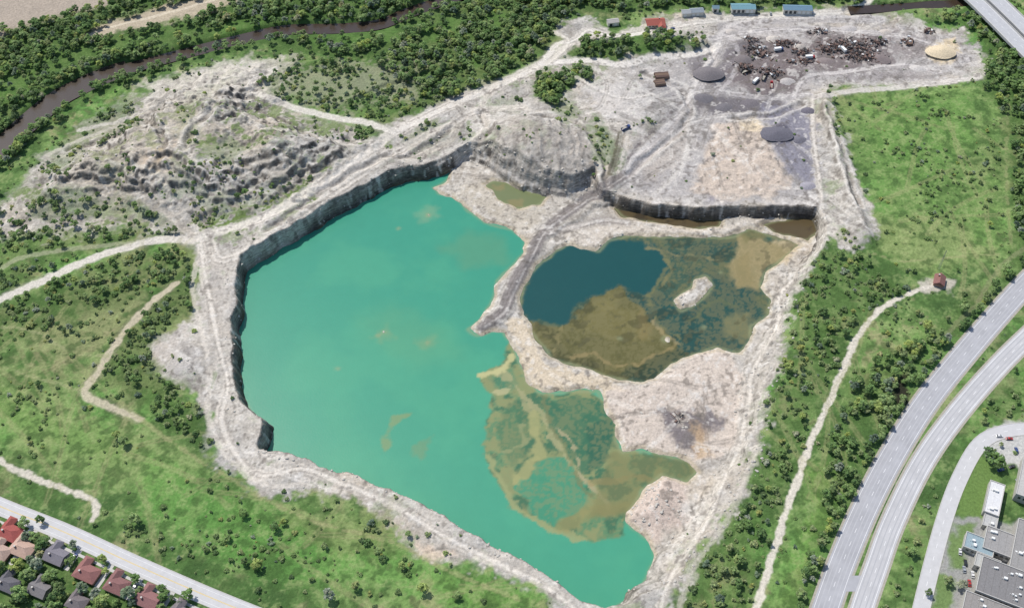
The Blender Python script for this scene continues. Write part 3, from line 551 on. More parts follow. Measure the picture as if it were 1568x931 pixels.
def ribbon(mb,pts,o0,o1,z,mat,z0=None,step=5,dash=None):
    p,s=resamp(pts,step); n=normals(p)
    if dash:
        L=s[-1]; k=0
        while k<L-dash[0]:
            a=np.array([np.interp(q,s,p[:,0]) for q in(k,k+dash[0])]); b=np.array([np.interp(q,s,p[:,1]) for q in(k,k+dash[0])])
            nx=np.interp(k,s,n[:,0]); ny=np.interp(k,s,n[:,1])
            mb.add([(a[0]+nx*o0,b[0]+ny*o0,z),(a[0]+nx*o1,b[0]+ny*o1,z),(a[1]+nx*o1,b[1]+ny*o1,z),(a[1]+nx*o0,b[1]+ny*o0,z)],[(0,3,2,1)],mat)
            k+=dash[1]
        return
    vs=[];fs=[]
    for i in range(len(p)):
        A=p[i]+n[i]*o0; B_=p[i]+n[i]*o1
        if z0 is None: vs+= [(A[0],A[1],z),(B_[0],B_[1],z)]
        else: vs+=[(A[0],A[1],z0),(A[0],A[1],z),(B_[0],B_[1],z),(B_[0],B_[1],z0)]
    w=2 if z0 is None else 4
    for i in range(len(p)-1):
        for k in range(w-1): fs.append((i*w+k,(i+1)*w+k,(i+1)*w+k+1,i*w+k+1))
        if w==4: fs.append((i*w+3,(i+1)*w+3,(i+1)*w,i*w))
    mb.add(vs,fs,mat)
M_conc=noise_mat('road_concrete',c(208,207,207,.74),.9,.25,.10,.05)
M_asph=noise_mat('road_asphalt',c(180,180,184,.74),.9,.08,.16,.05)
M_asph2=noise_mat('road_asphalt_worn',c(200,199,200,.74),.9,.08,.14,.05)
M_dk=noise_mat('wheel_track_stain',c(184,184,187,.74),.9,.3,.10,.0)
M_dk2=noise_mat('wheel_track_stain_pale',c(190,190,193,.74),.9,.3,.10,.0)
M_white=noise_mat('paint_white',(.75,.75,.74),.7,2,.15,0)
M_yel=noise_mat('paint_yellow',(.6,.42,.08),.7,2,.15,0)
M_kerb=noise_mat('kerb_concrete',c(205,202,196,.75),.9,1,.1,.1)
M_gravel=noise_mat('shoulder_gravel',c(182,176,162,.7),.95,.8,.25,.4)
mb=MB(); ribbon(mb,street,-5.2,5.2,.12,M_conc)
ribbon(mb,street,-.3,-.1,.127,M_yel); ribbon(mb,street,.1,.3,.127,M_yel)
for s_ in(-1,1):
    ribbon(mb,street,*sorted((s_*5.2,s_*5.6)),.25,M_kerb,z0=0)
    ribbon(mb,street,*sorted((s_*3.4,s_*3.52)),.127,M_white)
mb.obj('street')
mb=MB(); ribbon(mb,street,-9.6,-7.9,.14,M_kerb,z0=0); mb.obj('pavement')
for nm,ln,w,mt in(('highway',hwyA,7.6,M_asph),('highway',hwyB,6.4,M_asph2)):
    mb=MB(); ribbon(mb,ln,-w-1.4,w+1.4,.06,M_gravel); ribbon(mb,ln,-w,w,.12,mt)
    for o in((-4.2,-3.6),(-2,-1.4),(1.2,1.8),(3.8,4.4)): ribbon(mb,ln,*o,.1235,M_dk if mt is M_asph2 else M_dk2)
    ribbon(mb,ln,-w+1.2,-w+1.4,.127,M_white); ribbon(mb,ln,w-1.4,w-1.2,.127,M_white)
    ribbon(mb,ln,-.3,-.1,.127,M_white,dash=(3.5,10))
    mb.obj(nm)
mb=MB(); ribbon(mb,front,-4.5,4.5,.12,M_conc); ribbon(mb,front,-.1,.1,.127,M_white,dash=(3,9))
ribbon(mb,front,4.5,4.9,.25,M_kerb,z0=0); ribbon(mb,front,-4.9,-4.5,.25,M_kerb,z0=0); mb.obj('access_road')
mb=MB(); a=G0(1275,893); b_=G0(1335,893); ribbon(mb,[a,b_],-5,5,.116,M_asph); mb.obj('median_crossover_road')
M_riv=noise_mat('river_water_mat',c(82,68,56,.5),.25,.1,.15,.0)
mb=MB(); ribbon(mb,river,-11.5,11.5,-1.6,M_riv,step=8); ribbon(mb,riverb,-7.5,7.5,-1.61,M_riv,step=8); ribbon(mb,river2,-6,6,-1.6,M_riv,step=8); mb.obj('river')
M_deck=noise_mat('bridge_deck',c(196,197,200,.72),.9,.3,.1,.05)
bl=crom([G0(*p,6) for p in [(1380,-110),(1450,-50),(1500,-8),(1540,30),(1572,62),(1640,130),(1720,220)]])
mb=MB(); 
for o in(-9.5,9.5):
    ribbon(mb,bl,o-8,o+8,6.0,M_deck,z0=4.6); ribbon(mb,bl,o-8,o-7.6,7.0,M_kerb,z0=6.0); ribbon(mb,bl,o+7.6,o+8,7.0,M_kerb,z0=6.0)
    ribbon(mb,bl,o-.1,o+.1,6.01,M_white,dash=(3.5,10)); ribbon(mb,bl,o-6.6,o-6.4,6.01,M_white); ribbon(mb,bl,o+6.4,o+6.6,6.01,M_white)
p_,s_=resamp(bl,24); n_=normals(p_)
for i in range(len(p_)):
    for o in(-14,-5,5,14):
        q=p_[i]+n_[i]*o; mb.beam((q[0],q[1],-3),(q[0],q[1],4.6),.8,M_kerb,8)
mb.obj('highway_bridge')
# ------------------------------------------------------------------ trees
def leafmat(name,base):
    m,nt,b=newmat(name); N=nt.nodes; L=nt.links
    a=N.new('ShaderNodeAttribute'); a.attribute_name='lc'
    oi=N.new('ShaderNodeObjectInfo'); cr=N.new('ShaderNodeValToRGB'); el=cr.color_ramp.elements
    el[0].color=(base[0]*.5,base[1]*.58,base[2]*.7,1); el[1].color=(base[0]*1.7,base[1]*1.35,base[2]*1.2,1)
    e=el.new(.4); e.color=(base[0]*.9,base[1]*.95,base[2],1); e=el.new(.85); e.color=(base[0]*1.35,base[1]*1.2,base[2]*1.6,1)
    L.new(oi.outputs['Random'],cr.inputs['Fac'])
    mx=N.new('ShaderNodeMixRGB'); mx.blend_type='MULTIPLY'; mx.inputs['Fac'].default_value=1
    L.new(cr.outputs['Color'],mx.inputs['Color1']); L.new(a.outputs['Color'],mx.inputs['Color2']); L.new(mx.outputs['Color'],b.inputs['Base Color'])
    b.inputs['Roughness'].default_value=.7; b.inputs['Specular IOR Level'].default_value=.2
    tr=N.new('ShaderNodeBsdfTranslucent'); L.new(mx.outputs['Color'],tr.inputs['Color'])
    ms=N.new('ShaderNodeMixShader'); ms.inputs[0].default_value=.38
    L.new(b.outputs[0],ms.inputs[1]); L.new(tr.outputs[0],ms.inputs[2]); L.new(ms.outputs[0],N['Material Output'].inputs['Surface'])
    return m
M_leaf=leafmat('leaf_mat',(.225,.335,.105)); M_leafs=leafmat('shrub_leaf_mat',(.25,.335,.12)); M_leafg=leafmat('willow_leaf_mat',(.29,.36,.21))
M_bark=noise_mat('bark',(.12,.09,.065),.95,4,.3,.4)
def tree_mesh(name,seed,h,r,nc,nl,ls,mat,flat=.38,cz=.6):
    R=np.random.RandomState(seed); mb=MB()
    mb.beam((0,0,-.6),(0.1*r*.3,0,h*.45),h*.026,M_bark,6,h*.014)
    cen=[]
    for i in range(nc):
        an=i*2.4+R.rand()*.8; rad=r*(.15+.62*math.sqrt((i+.5)/nc)); zz=h*(cz+flat*(R.rand()-.35)*(1-.6*(rad/r)**2)+ (.18 if i<nc*.3 else 0))
        cen.append((rad*math.cos(an),rad*math.sin(an),zz)); 
        if i%2==0: mb.beam((0.05,0,h*(.25+.15*R.rand())),(cen[-1][0]*.85,cen[-1][1]*.85,cen[-1][2]),h*.011,M_bark,4,h*.004)
    vs=[];fs=[];col=[]
    for k,(a,b,z) in enumerate(cen):
        rc=r*(.28+.2*R.rand()); br=.75+.5*R.rand()
        d=R.normal(size=(nl,3)); d/=np.linalg.norm(d,axis=1)[:,None]
        d[:,2]=np.where(d[:,2]<-.3,-d[:,2],d[:,2])
        rr=rc*(.55+.5*R.rand(nl)); pos=np.array([a,b,z])+d*rr[:,None]*np.array([1,1,.8])
        nrm=d+R.normal(size=(nl,3))*.45+np.array([0,0,.5]); nrm/=np.linalg.norm(nrm,axis=1)[:,None]
        t1=np.cross(nrm,R.normal(size=(nl,3))); t1/=np.linalg.norm(t1,axis=1)[:,None]; t2=np.cross(nrm,t1)
        s1=(ls*(.6+.8*R.rand(nl)))[:,None]
        q=np.stack([pos-t1*s1,pos-t2*s1*.7,pos+t1*s1,pos+t2*s1*.7],1)
        o=len(vs); 
        for i in range(nl):
            vs+= [tuple(x) for x in q[i]]; fs.append((o+4*i,o+4*i+1,o+4*i+2,o+4*i+3))
            w=br*(.75+.5*R.rand()); col+=[(w*(1+.15*(R.rand()-.5)),w,w*(.9+.2*R.rand()),1)]*4
    nv0=len(mb.v); mb.add(vs,fs,mat)
    o=mb.obj(name,link=False)
    a=o.data.color_attributes.new('lc','FLOAT_COLOR','POINT'); arr=np.ones((len(o.data.vertices),4),f4); arr[nv0:]=np.array(col,f4); a.data.foreach_set('color',arr.ravel())
    return o
tcoll=bpy.data.collections.new('tree_kinds'); scoll=bpy.data.collections.new('shrub_kinds')
tk=[tree_mesh('a_tree',1,10,4.2,13,34,.68,M_leaf),tree_mesh('b_tree',2,11,3.8,12,34,.68,M_leaf,.5),tree_mesh('c_tree',3,8.5,4.4,14,34,.68,M_leaf),tree_mesh('d_tree',4,9,3.6,11,34,.66,M_leafs),tree_mesh('e_tree',5,9.5,4.0,12,34,.66,M_leafg)]
sk=[tree_mesh('a_shrub',11,2.2,2.2,7,26,.46,M_leafs,.4,.5),tree_mesh('b_shrub',12,2.8,1.9,7,26,.46,M_leafs,.5,.5),tree_mesh('c_shrub',13,1.8,2.4,8,24,.46,M_leaf,.3,.5),tree_mesh('d_shrub',14,2.1,2.0,7,24,.44,M_leafg,.4,.5)]
for o in tk: tcoll.objects.link(o)
for o in sk: scoll.objects.link(o)
def scatter(name,pts,sc,kd,coll):
    n=len(pts); me=bpy.data.meshes.new(name); me.vertices.add(n); me.vertices.foreach_set('co',np.asarray(pts,f4).ravel())
    for nm,ty,ar in(('sc','FLOAT',sc),('rz','FLOAT',rs.rand(n)*6.283),('kd','INT',kd)):
        a=me.attributes.new(nm,ty,'POINT'); a.data.foreach_set('value',np.asarray(ar,np.int32 if ty=='INT' else f4))
    me.update(); o=bpy.data.objects.new(name,me); scene.collection.objects.link(o)
    ng=bpy.data.node_groups.new(name,'GeometryNodeTree')
    ng.interface.new_socket('Geometry',in_out='INPUT',socket_type='NodeSocketGeometry'); ng.interface.new_socket('Geometry',in_out='OUTPUT',socket_type='NodeSocketGeometry')
    N=ng.nodes; L=ng.links; gi=N.new('NodeGroupInput'); go=N.new('NodeGroupOutput')
    ci=N.new('GeometryNodeCollectionInfo'); ci.inputs['Collection'].default_value=coll; ci.inputs['Separate Children'].default_value=True; ci.inputs['Reset Children'].default_value=True
    ip=N.new('GeometryNodeInstanceOnPoints'); ip.inputs['Pick Instance'].default_value=True
    def na(nm,ty):
        q=N.new('GeometryNodeInputNamedAttribute'); q.data_type=ty; q.inputs['Name'].default_value=nm; return q.outputs['Attribute']
    cb=N.new('ShaderNodeCombineXYZ'); L.new(na('rz','FLOAT'),cb.inputs['Z'])
    L.new(gi.outputs[0],ip.inputs['Points']); L.new(ci.outputs[0],ip.inputs['Instance']); L.new(na('kd','INT'),ip.inputs['Instance Index'])
    L.new(cb.outputs[0],ip.inputs['Rotation']); L.new(na('sc','FLOAT'),ip.inputs['Scale']); L.new(ip.outputs[0],go.inputs[0])
    md=o.modifiers.new('scatter','NODES'); md.node_group=ng; return o
sp=2.8
ax=np.arange(-560,560,sp); ay=np.arange(240,960,sp); TX,TY=np.meshgrid(ax,ay)
TX=(TX+rs.rand(*TX.shape)*sp).ravel().astype(f4); TY=(TY+rs.rand(*TY.shape)*sp).ravel().astype(f4)
den=np.zeros(len(TX),f4); siz=np.full(len(TX),.3,f4)
e2=fbm(TX,TY,30,5,4); e3=fbm(TX,TY,12,2,3)
for k,(pts,dn,sz) in woods.items():
    s=samp(WF[k],TX,TY); m=ss(-3,3,s+5*e3)*dn; up=m>den; den=np.where(up,m,den); siz=np.where(up,sz,siz)
clear=ss(.3,.65,e2+.3*e3); den*=1-clear*.8
for gl in glades: den*=1-.8*ss(-3,5,samp(pf(gl),TX,TY)+6*e3)
bs_=samp(BARE,TX,TY); sps=samp(SPOIL,TX,TY)
inb=(bs_>0)|(sps>0); nw=den<.05
grassd=.06+.5*ss(.1,.6,e2+.5*e3); den=np.where(nw&~inb,grassd,den); 
den=np.where(nw&(sps>0),.03+.5*ss(.08,.45,e2+.5*e3),den); den=np.where(nw&(bs_>0)&(sps<=0),.01+.22*ss(.3,.75,e2+.5*e3)*(samp(YARD,TX,TY)<-5),den)
siz=np.where(nw,.14,siz)
for pts,k in [([(1275,140),(1510,132),(1545,200),(1545,390),(1440,425),(1340,395),(1335,310),(1285,220)],.7),([(-80,-60),(195,-60),(178,8),(60,32),(-120,80)],0),([(130,58),(250,12),(380,-10),(310,24),(150,62)],.0),([(40,120),(110,80),(240,48),(250,60),(120,98),(60,125)],.25),
    ([(1440,780),(1640,640),(1700,1000),(1400,1000)],0.06),([(1215,850),(1250,720),(1275,690),(1235,860),(1210,960),(1180,960)],.15)]:
    s=samp(pf(pts),TX,TY); den*=np.where(s>0,k,1)
tz=H(TX,TY)
trackd=np.minimum.reduce([samp(fd,TX,TY)-w for fd,w in TRD])
den*=(trackd>1.0)
den*=(samp(ROADF,TX,TY)>3)&(samp(RIVW,TX,TY)>9)&(samp(RIV2,TX,TY)>8)
den*=(samp(PITF,TX,TY)<-6)
brd=field(bl,False); den*=(samp(brd,TX,TY)>20)
HS=[(17,818,13,9,(166,88,82),0),(36,843,14,9,(196,166,150),0),(88,854,12,9,(130,126,134),.0),(135,880,14,9,(150,104,100),0),(181,899,13,9,(140,100,98),0),(229,921,13,9,(150,108,106),0),(2,848,12,8,(188,162,148),0),(14,897,12,8,(108,106,112),0),(62,905,11,8,(132,128,130),0),(120,925,11,8,(122,114,116),0),(-25,800,12,8,(150,98,92),0),(278,945,13,9,(130,122,124),0)]
hp=[G0(u,v,2) for u,v,*_ in HS]
for hx,hy in hp: den*=(np.hypot(TX-hx,TY-hy)>8.2)
IND=[(1523,762,9,24,(222,222,222),5),(1500,833,17,11,(150,170,178),5),(1517,797,8,9,(190,190,188),4),(1548,835,30,16,(158,156,154),6),(1545,895,34,24,(134,132,132),7),(1512,862,14,9,(180,182,180),5),(1530,945,40,18,(150,146,142),7),(1590,860,30,50,(154,152,150),7),(1600,740,30,30,(190,188,184),7)]
for u,v,a,b,*_ in IND:
    hx,hy=G0(u,v,4); den*=(np.hypot(TX-hx,TY-hy)>max(a,b)*.62)
SB=[(1437,432),(1003,36),(1137,15),(1220,17)]
for u,v in SB:
    hx,hy,_=lift(u,v); den*=(np.hypot(TX-hx,TY-hy)>10)
pick=rs.rand(len(TX))<den*np.where(siz>.6,.38,.62)
tx,ty,tzz,tsz=TX[pick],TY[pick],tz[pick],siz[pick]
isT=(rs.rand(len(tx))<np.where(tsz>.55,.85,np.where(tsz>.4,.22,.04)))
scl=np.where(isT,(.42+.45*tsz)*(.55+.65*rs.rand(len(tx))),(.42+.95*rs.rand(len(tx))**1.7)*(.6+.8*tsz))
P3=np.stack([tx,ty,tzz-.1],-1)
scatter('woodland',P3[isT],scl[isT],rs.choice(5,isT.sum(),p=[.25,.18,.21,.26,.10]),tcoll)
ns=(~isT); scatter('shrubs',P3[ns],scl[ns],rs.choice(4,ns.sum(),p=[.35,.3,.24,.11]),scoll)
print('PLANTS',isT.sum(),ns.sum())
def single(u,v,k,s,name='deciduous_tree'):
    x,y,z=lift(u,v); o=bpy.data.objects.new(name,tk[k].data); o.location=(x,y,z-.1); o.scale=(s,s,s); o.rotation_euler=(0,0,random.random()*6); scene.collection.objects.link(o)
for i,(u,v,s) in enumerate([(209,800,.9),(65,800,.7),(395,868,.8),(375,862,.6),(505,915,.9),(648,905,.8),(617,870,.6),(700,915,.6),(545,900,.7),(115,838,.7),(40,805,.8),(160,860,.7),(70,835,.9),(110,865,.8),(200,915,1.1),(210,890,.7),(250,905,.7),(30,870,1.0),(95,910,1.1),(150,915,.9),(290,915,.8),(50,885,.9),(1521,712,1.2),(1448,893,.8),(1470,900,.8),(1510,700,.9),(192,680,.8),(60,590,.5),(75,520,.5),(108,505,.6),(90,500,.5),(180,670,.7),(375,790,.6),(1420,910,.6),(60,870,1.0),(35,915,1.1),(85,885,.9),(160,925,1.0),(5,872,.9),(130,905,.9)]):
    single(u,v,i%5,s)
# ------------------------------------------------------------------ rocks
def rock_mesh(name,seed):
    import bmesh
    R=random.Random(seed); bm=bmesh.new(); bmesh.ops.create_icosphere(bm,subdivisions=2,radius=1)
    dirs=[Vector((R.gauss(0,1),R.gauss(0,1),R.gauss(0,1))).normalized() for _ in range(9)]
    for v in bm.verts:
        for d in dirs:
            k=v.co.dot(d); 
            if k>.62: v.co-=d*(k-.62)
        v.co.x*=1.25; v.co.z*=.75
    me=bpy.data.meshes.new(name); bm.to_mesh(me); bm.free(); me.materials.append(M_rock); return bpy.data.objects.new(name,me)
M_rock=noise_mat('boulder_rock',c(204,198,188,.72),.95,.9,.3,.5)
rcoll=bpy.data.collections.new('boulder_kinds')
for i in range(4): rcoll.objects.link(rock_mesh('boulder_kind_%d'%i,i))
n=170000; RX=(rs.rand(n)*800-400).astype(f4); RY=(280+rs.rand(n)*560).astype(f4)
pd=-samp(PITF,RX,RY); wdt=samp(PITW,RX,RY); dwat=samp(ALLW,RX,RY); barev=np.maximum(samp(BARE,RX,RY),samp(SPOIL,RX,RY))
pr=.008*(barev>2)+.26*np.exp(-((pd-wdt)/5)**2)*(barev>-4)+.22*(pd>0)*(pd<wdt)*(wdt>9)+.06*(dwat>-4)*(dwat<0.5)*(pd<0)+.25*np.exp(-((pd+.5)/1.5)**2)+.1*(samp(SCF,RX,RY)<3)*(barev>0)
mx_,my_=G0(1005,775,-11); pr=pr+.6*((np.hypot(RX-mx_,RY-my_)<17)&(dwat<-1)); pr=pr+.15*(samp(ISL,RX,RY)>1)
mx_,my_=G0(1045,643,-12); pr=pr+.5*(np.hypot(RX-mx_,(RY-my_)*1.3)<8)
pr=np.where((samp(YARD,RX,RY)>4)|(samp(CAUSE,RX,RY)<4),.001,pr)
pk=rs.rand(n)<pr*.5; RX,RY=RX[pk],RY[pk]
scatter('boulders',np.stack([RX,RY,H(RX,RY)],-1),.25+.95*rs.rand(len(RX))**3,rs.randint(0,4,len(RX)),rcoll)
print('ROCKS',len(RX))
# ------------------------------------------------------------------ buildings
def emp(name,x,y,z,rz):
    o=bpy.data.objects.new(name,None); o.location=(x,y,z); o.rotation_euler=(0,0,rz); scene.collection.objects.link(o); return o
M_glass=noise_mat('window_glass',(.03,.04,.05),.1,1,.1,0); M_door=noise_mat('door_paint',(.25,.12,.08),.6,2,.1,0)
M_trim=noise_mat('white_trim',(.7,.7,.68),.7,2,.06,0)
wallm=[noise_mat('wall_brick',(.33,.2,.15),.9,3,.2,.2),noise_mat('wall_siding',(.6,.57,.5),.8,1,.06,.1),noise_mat('wall_stone',(.42,.4,.36),.9,1.5,.15,.2)]
roofc={}
def roofm(col):
    if col not in roofc: roofc[col]=noise_mat('shingles_%d'%len(roofc),c(*col,.78),.9,1.2,.22,.3)
    return roofc[col]
def hiproof(mb,L,D,z,h,ov,mat,hip=True):
    a,b=L/2+ov,D/2+ov; r=a-(b if hip else 0)
    mb.add([(-a,-b,z),(a,-b,z),(a,b,z),(-a,b,z),(-r,0,z+h),(r,0,z+h)],[(0,1,5,4),(2,3,4,5),(1,2,5),(3,0,4),(3,2,1,0)],mat)
    mb.box(-r,r,-.12,.12,z+h-.05,z+h+.07,mat)
def house(u,v,L,D,col,i,rz,hip=True,name='suburban_house',wall=None,garage=True,zz=None):
    x,y,z=lift(u,v); E=emp(name,x,y,z,rz); wm=wall or wallm[i%3]
    m=MB(); m.box(-L/2,L/2,-D/2,D/2,-.8,2.9,wm)
    if garage: m.box(L*.12,L*.5-.01,-D/2-4.5,-D/2,-.8,2.7,wm)
    m.obj('walls',E)
    m=MB(); hiproof(m,L,D,2.9,2.6,.6,roofm(col),hip); m.obj('roof',E)
    if garage:
        m=MB(); x0,x1=L*.12-.5,L*.5+.4; y0=-D/2-5; z0=2.72; xm=(x0+x1)/2
        m.add([(x0,y0,z0),(x1,y0,z0),(x1,-1,z0),(x0,-1,z0),(xm,y0+2.2,z0+2.0),(xm,-1,z0+2.0)],[(0,1,4),(1,2,5,4),(3,0,4,5),(2,3,5)],roofm(col)); m.obj('wing_roof',E)
        m=MB(); m.box(L*.2,L*.42,-D/2-4.56,-D/2-4.5,0,2.2,M_trim); m.obj('garage_door',E)
    m=MB()
    for k in(-.36,-.18,.02):
        m.box(k*L-.7,k*L+.7,-D/2-.05,-D/2,1,2.2,M_glass)
    for k in(-.3,0,.3): m.box(k*L-.7,k*L+.7,D/2,D/2+.05,1,2.2,M_glass)
    m.obj('windows',E)
    m=MB(); m.box(-.07*L-.5,-.07*L+.45,-D/2-.07,-D/2,0,2.1,M_door); m.obj('door',E)
    m=MB(); m.box(L*.2,L*.2+.9,.8,1.7,3.5,6.1,wallm[0]); m.box(L*.2-.08,L*.2+.98,.72,1.78,6.1,6.25,M_kerb); m.obj('chimney',E)
sa=math.atan2(street[20][1]-street[14][1],street[20][0]-street[14][0])
for i,(u,v,L,D,col,ro) in enumerate(HS): house(u,v,L,D,col,i,sa+math.pi,hip=i%3!=2)
mb=MB()
for i,(u,v,L,D,col,ro) in enumerate(HS[:7]):
    x,y=hp[i]; nx,ny=-math.sin(sa),math.cos(sa); q=(x+math.cos(sa)*8,y+math.sin(sa)*8)
    P0=np.array(street); dd=np.hypot(P0[:,0]-q[0],P0[:,1]-q[1]).min()
    ribbon(mb,[(q[0]-nx*4,q[1]-ny*4),(q[0]+nx*(dd-5.7),q[1]+ny*(dd-5.7))],-1.7,1.7,.10,M_kerb)
mb.obj('driveways')
def warehouse(u,v,L,D,col,h,rz,name='industrial_building'):
    x,y=G0(u,v,h); z=float(H(np.array([x]),np.array([y]))[0]); E=emp(name,x,y,z,rz)
    wm=wallm[2]; rm=roofm(col)
    m=MB(); m.box(-L/2,L/2,-D/2,D/2,-.5,h,wm); m.obj('walls',E)
    m=MB(); m.box(-L/2+.35,L/2-.35,-D/2+.35,D/2-.35,h,h+.08,rm)
    for a in(( -L/2-.1,L/2+.1,-D/2-.1,-D/2+.3),(-L/2-.1,L/2+.1,D/2-.3,D/2+.1)): m.box(*a,h+.002,h+.6,M_kerb)
    for a in((-L/2-.1,-L/2+.3,-D/2+.3,D/2-.3),(L/2-.3,L/2+.1,-D/2+.3,D/2-.3)): m.box(*a,h+.002,h+.6,M_kerb)
    k=-L/2+4
    while k<L/2-3: m.box(k,k+.15,-D/2+.4,D/2-.4,h+.08,h+.2,rm); k+=4
    m.obj('roof',E)
    m=MB(); R=random.Random(int(u*7+v))
    for _ in range(int(L*D/70)+1):
        a,b=R.uniform(-L/2+2,L/2-3),R.uniform(-D/2+2,D/2-3); s=R.uniform(.7,1.5); m.box(a,a+s*1.4,b,b+s,h+.2,h+1.0+s*.4,M_trim); m.beam((a-1,b,h+.1),(a-1,b,h+1.1),.15,M_trim)
    m.obj('roof_vents',E)
    m=MB(); k=-L/2+2
    while k<L/2-2: m.box(k,k+1.6,-D/2-.06,-D/2,h*.45,h*.75,M_glass); m.box(k,k+1.6,D/2,D/2+.06,h*.45,h*.75,M_glass); k+=3
    m.obj('windows',E)
    m=MB(); m.box(-1.8,1.8,-D/2-.1,-D/2-.07,0,h*.42,M_trim); m.obj('loading_door',E)
ra=math.atan2(front[12][1]-front[6][1],front[12][0]-front[6][0])-math.pi/2
for u,v,L,D,col,h in IND: warehouse(u,v,L,D,col,h,ra)
house(1437,433,9,7,(140,98,92),0,1.2,hip=False,name='pump_house',garage=False)
house(1003,38,16,10,(172,96,84),1,.1,hip=False,name='red_roofed_house')
def shed(u,v,L,D,col,rz,name):
    x,y,z=lift(u,v); E=emp(name,x,y,z,rz); m=MB(); m.box(-L/2,L/2,-D/2,D/2,-.5,4,wallm[1]); m.obj('walls',E)
    m=MB(); hiproof(m,L,D,4,1.6,.3,roofm(col),False); m.obj('roof',E); m=MB()
    k=-L/2+1.5
    while k<L/2-2.5: m.box(k,k+2.4,-D/2-.06,-D/2,0,3,M_glass if int(k)%2 else M_trim); k+=4
    m.obj('doors',E)
shed(1137,16,22,9,(118,160,172),0,'metal_shed'); shed(1220,18,26,8,(112,144,166),-.05,'metal_shed'); shed(1066,22,12,7,(150,160,168),.1,'storage_shed'); shed(1050,24,8,6,(176,180,182),.1,'storage_shed'); shed(1095,17,6,5,(120,150,164),0,'storage_shed'); shed(938,38,10,6,(190,186,180),.2,'storage_shed')
M_steel=noise_mat('galvanised_steel',(.4,.41,.42),.5,3,.1,0,.6)
x,y,z=lift(1437,412); mb=MB()
for a,b in((-.7,-.7),(.7,-.7),(.7,.7),(-.7,.7)): mb.beam((a,b,-.5),(a*.2,b*.2,20),.06,M_steel,5)
for k in range(10):
    s0=1-.8*k/10; s1=1-.8*(k+1)/10
    for (a,b),(c_,d) in(((-.7,-.7),(.7,-.7)),((.7,-.7),(.7,.7)),((.7,.7),(-.7,.7)),((-.7,.7),(-.7,-.7))):
        mb.beam((a*s0,b*s0,2*k),(c_*s1,d*s1,2*k+2),.035,M_steel,4)
mb.obj('lattice_mast',loc=(x,y,z))
# ------------------------------------------------------------------ vehicles
M_tyre=noise_mat('tyre',(.02,.02,.02),.9,2,.1,0)
carm=[noise_mat('car_paint_%d'%i,cc,.3,2,.05,0) for i,cc in enumerate([(.6,.6,.6),(.35,.03,.03),(.04,.07,.2),(.03,.03,.03),(.3,.32,.34)])]
def profile(mb,pr,w,mat,inset=0):
    n=len(pr); vs=[(p[0],-w/2,p[1]) for p in pr]+[(p[0],w/2,p[1]) for p in pr]
    mb.add(vs,[tuple(range(n)),tuple(range(2*n-1,n-1,-1))]+[(i,n+i,n+(i+1)%n,(i+1)%n) for i in range(n)],mat)
def wheels(mb,xs,w,r=.34):
    for a in xs:
        for s in(-1,1): mb.beam((a,s*(w/2-.18),r),(a,s*(w/2+.03),r),r,M_tyre,12)
def car(x,y,z,rz,i):
    mb=MB(); m=carm[i%5]
    profile(mb,[(-2.2,.35),(2.2,.35),(2.25,.7),(1.2,.95),(-1.9,1.0),(-2.25,.8)],1.78,m)
    profile(mb,[(1.15,.951),(.4,1.38),(-1.2,1.4),(-1.85,1.002)],1.56,M_glass)
    profile(mb,[(.35,1.385),(.3,1.45),(-1.1,1.46),(-1.2,1.402)],1.5,m); wheels(mb,(-1.35,1.4),1.78)
    mb.obj('car',loc=(x,y,z),rz=rz)
def truck(x,y,z,rz,i,box=True):
    mb=MB(); m=carm[i%5]
    profile(mb,[(2.2,.6),(4.2,.6),(4.3,1.6),(3.8,2.7),(2.3,2.8)],2.3,m); mb.box(3.95,4.22,-.95,.95,1.75,2.4,M_glass)
    mb.box(-4.2,2.15,-.5,.5,.6,.95,M_steel)
    if box: mb.box(-4.2,2.1,-1.2,1.2,.96,3.4,M_trim)
    else:
        mb.box(-4.2,2.1,-1.2,1.2,.96,1.2,m); mb.box(-4.2,2.1,-1.2,-1.05,1.2,2.3,m); mb.box(-4.2,2.1,1.05,1.2,1.2,2.3,m); mb.box(1.95,2.1,-1.05,1.05,1.2,2.6,m); profile(mb,[(-4,1.21),(1.8,1.21),(0,2.4),(-2,2.3)],2,M_gravel)
    wheels(mb,(-3.4,-2.3,3.2),2.4,.5); mb.obj('truck',loc=(x,y,z),rz=rz)
for i,(u,v,r,bx) in enumerate([(1157,126,.9,True),(1181,132,1.4,False),(1192,78,.2,True),(1142,112,.5,False),(1290,78,2,True),(1390,62,1.2,False),(1240,90,.1,True),(958,198,.6,False),(1170,120,1.1,False)]):
    x,y,z=lift(u,v); truck(x,y,z,r,i,bx)
for i,(u,v,r) in enumerate([(1530,668,0),(1545,672,0),(1556,690,1.5),(1478,862,1.4),(1476,872,1.4),(1489,880,1.4),(1484,893,1.4),(1532,720,.3),(1549,715,.3),(1560,735,.3),(1470,845,1.3),(1015,44,.3),(1030,45,.4),(1160,22,.1),(1180,22,1.5),(1245,22,.3)]):
    x,y,z=lift(u,v); car(x,y,z,r,i)
for i in range(6):
    x,y=hp[i]; nx,ny=-math.sin(sa),math.cos(sa); x+=math.cos(sa)*8+nx*5; y+=math.sin(sa)*8+ny*5; 
    if i%2==0: car(x,y,.1,sa+math.pi/2,i)
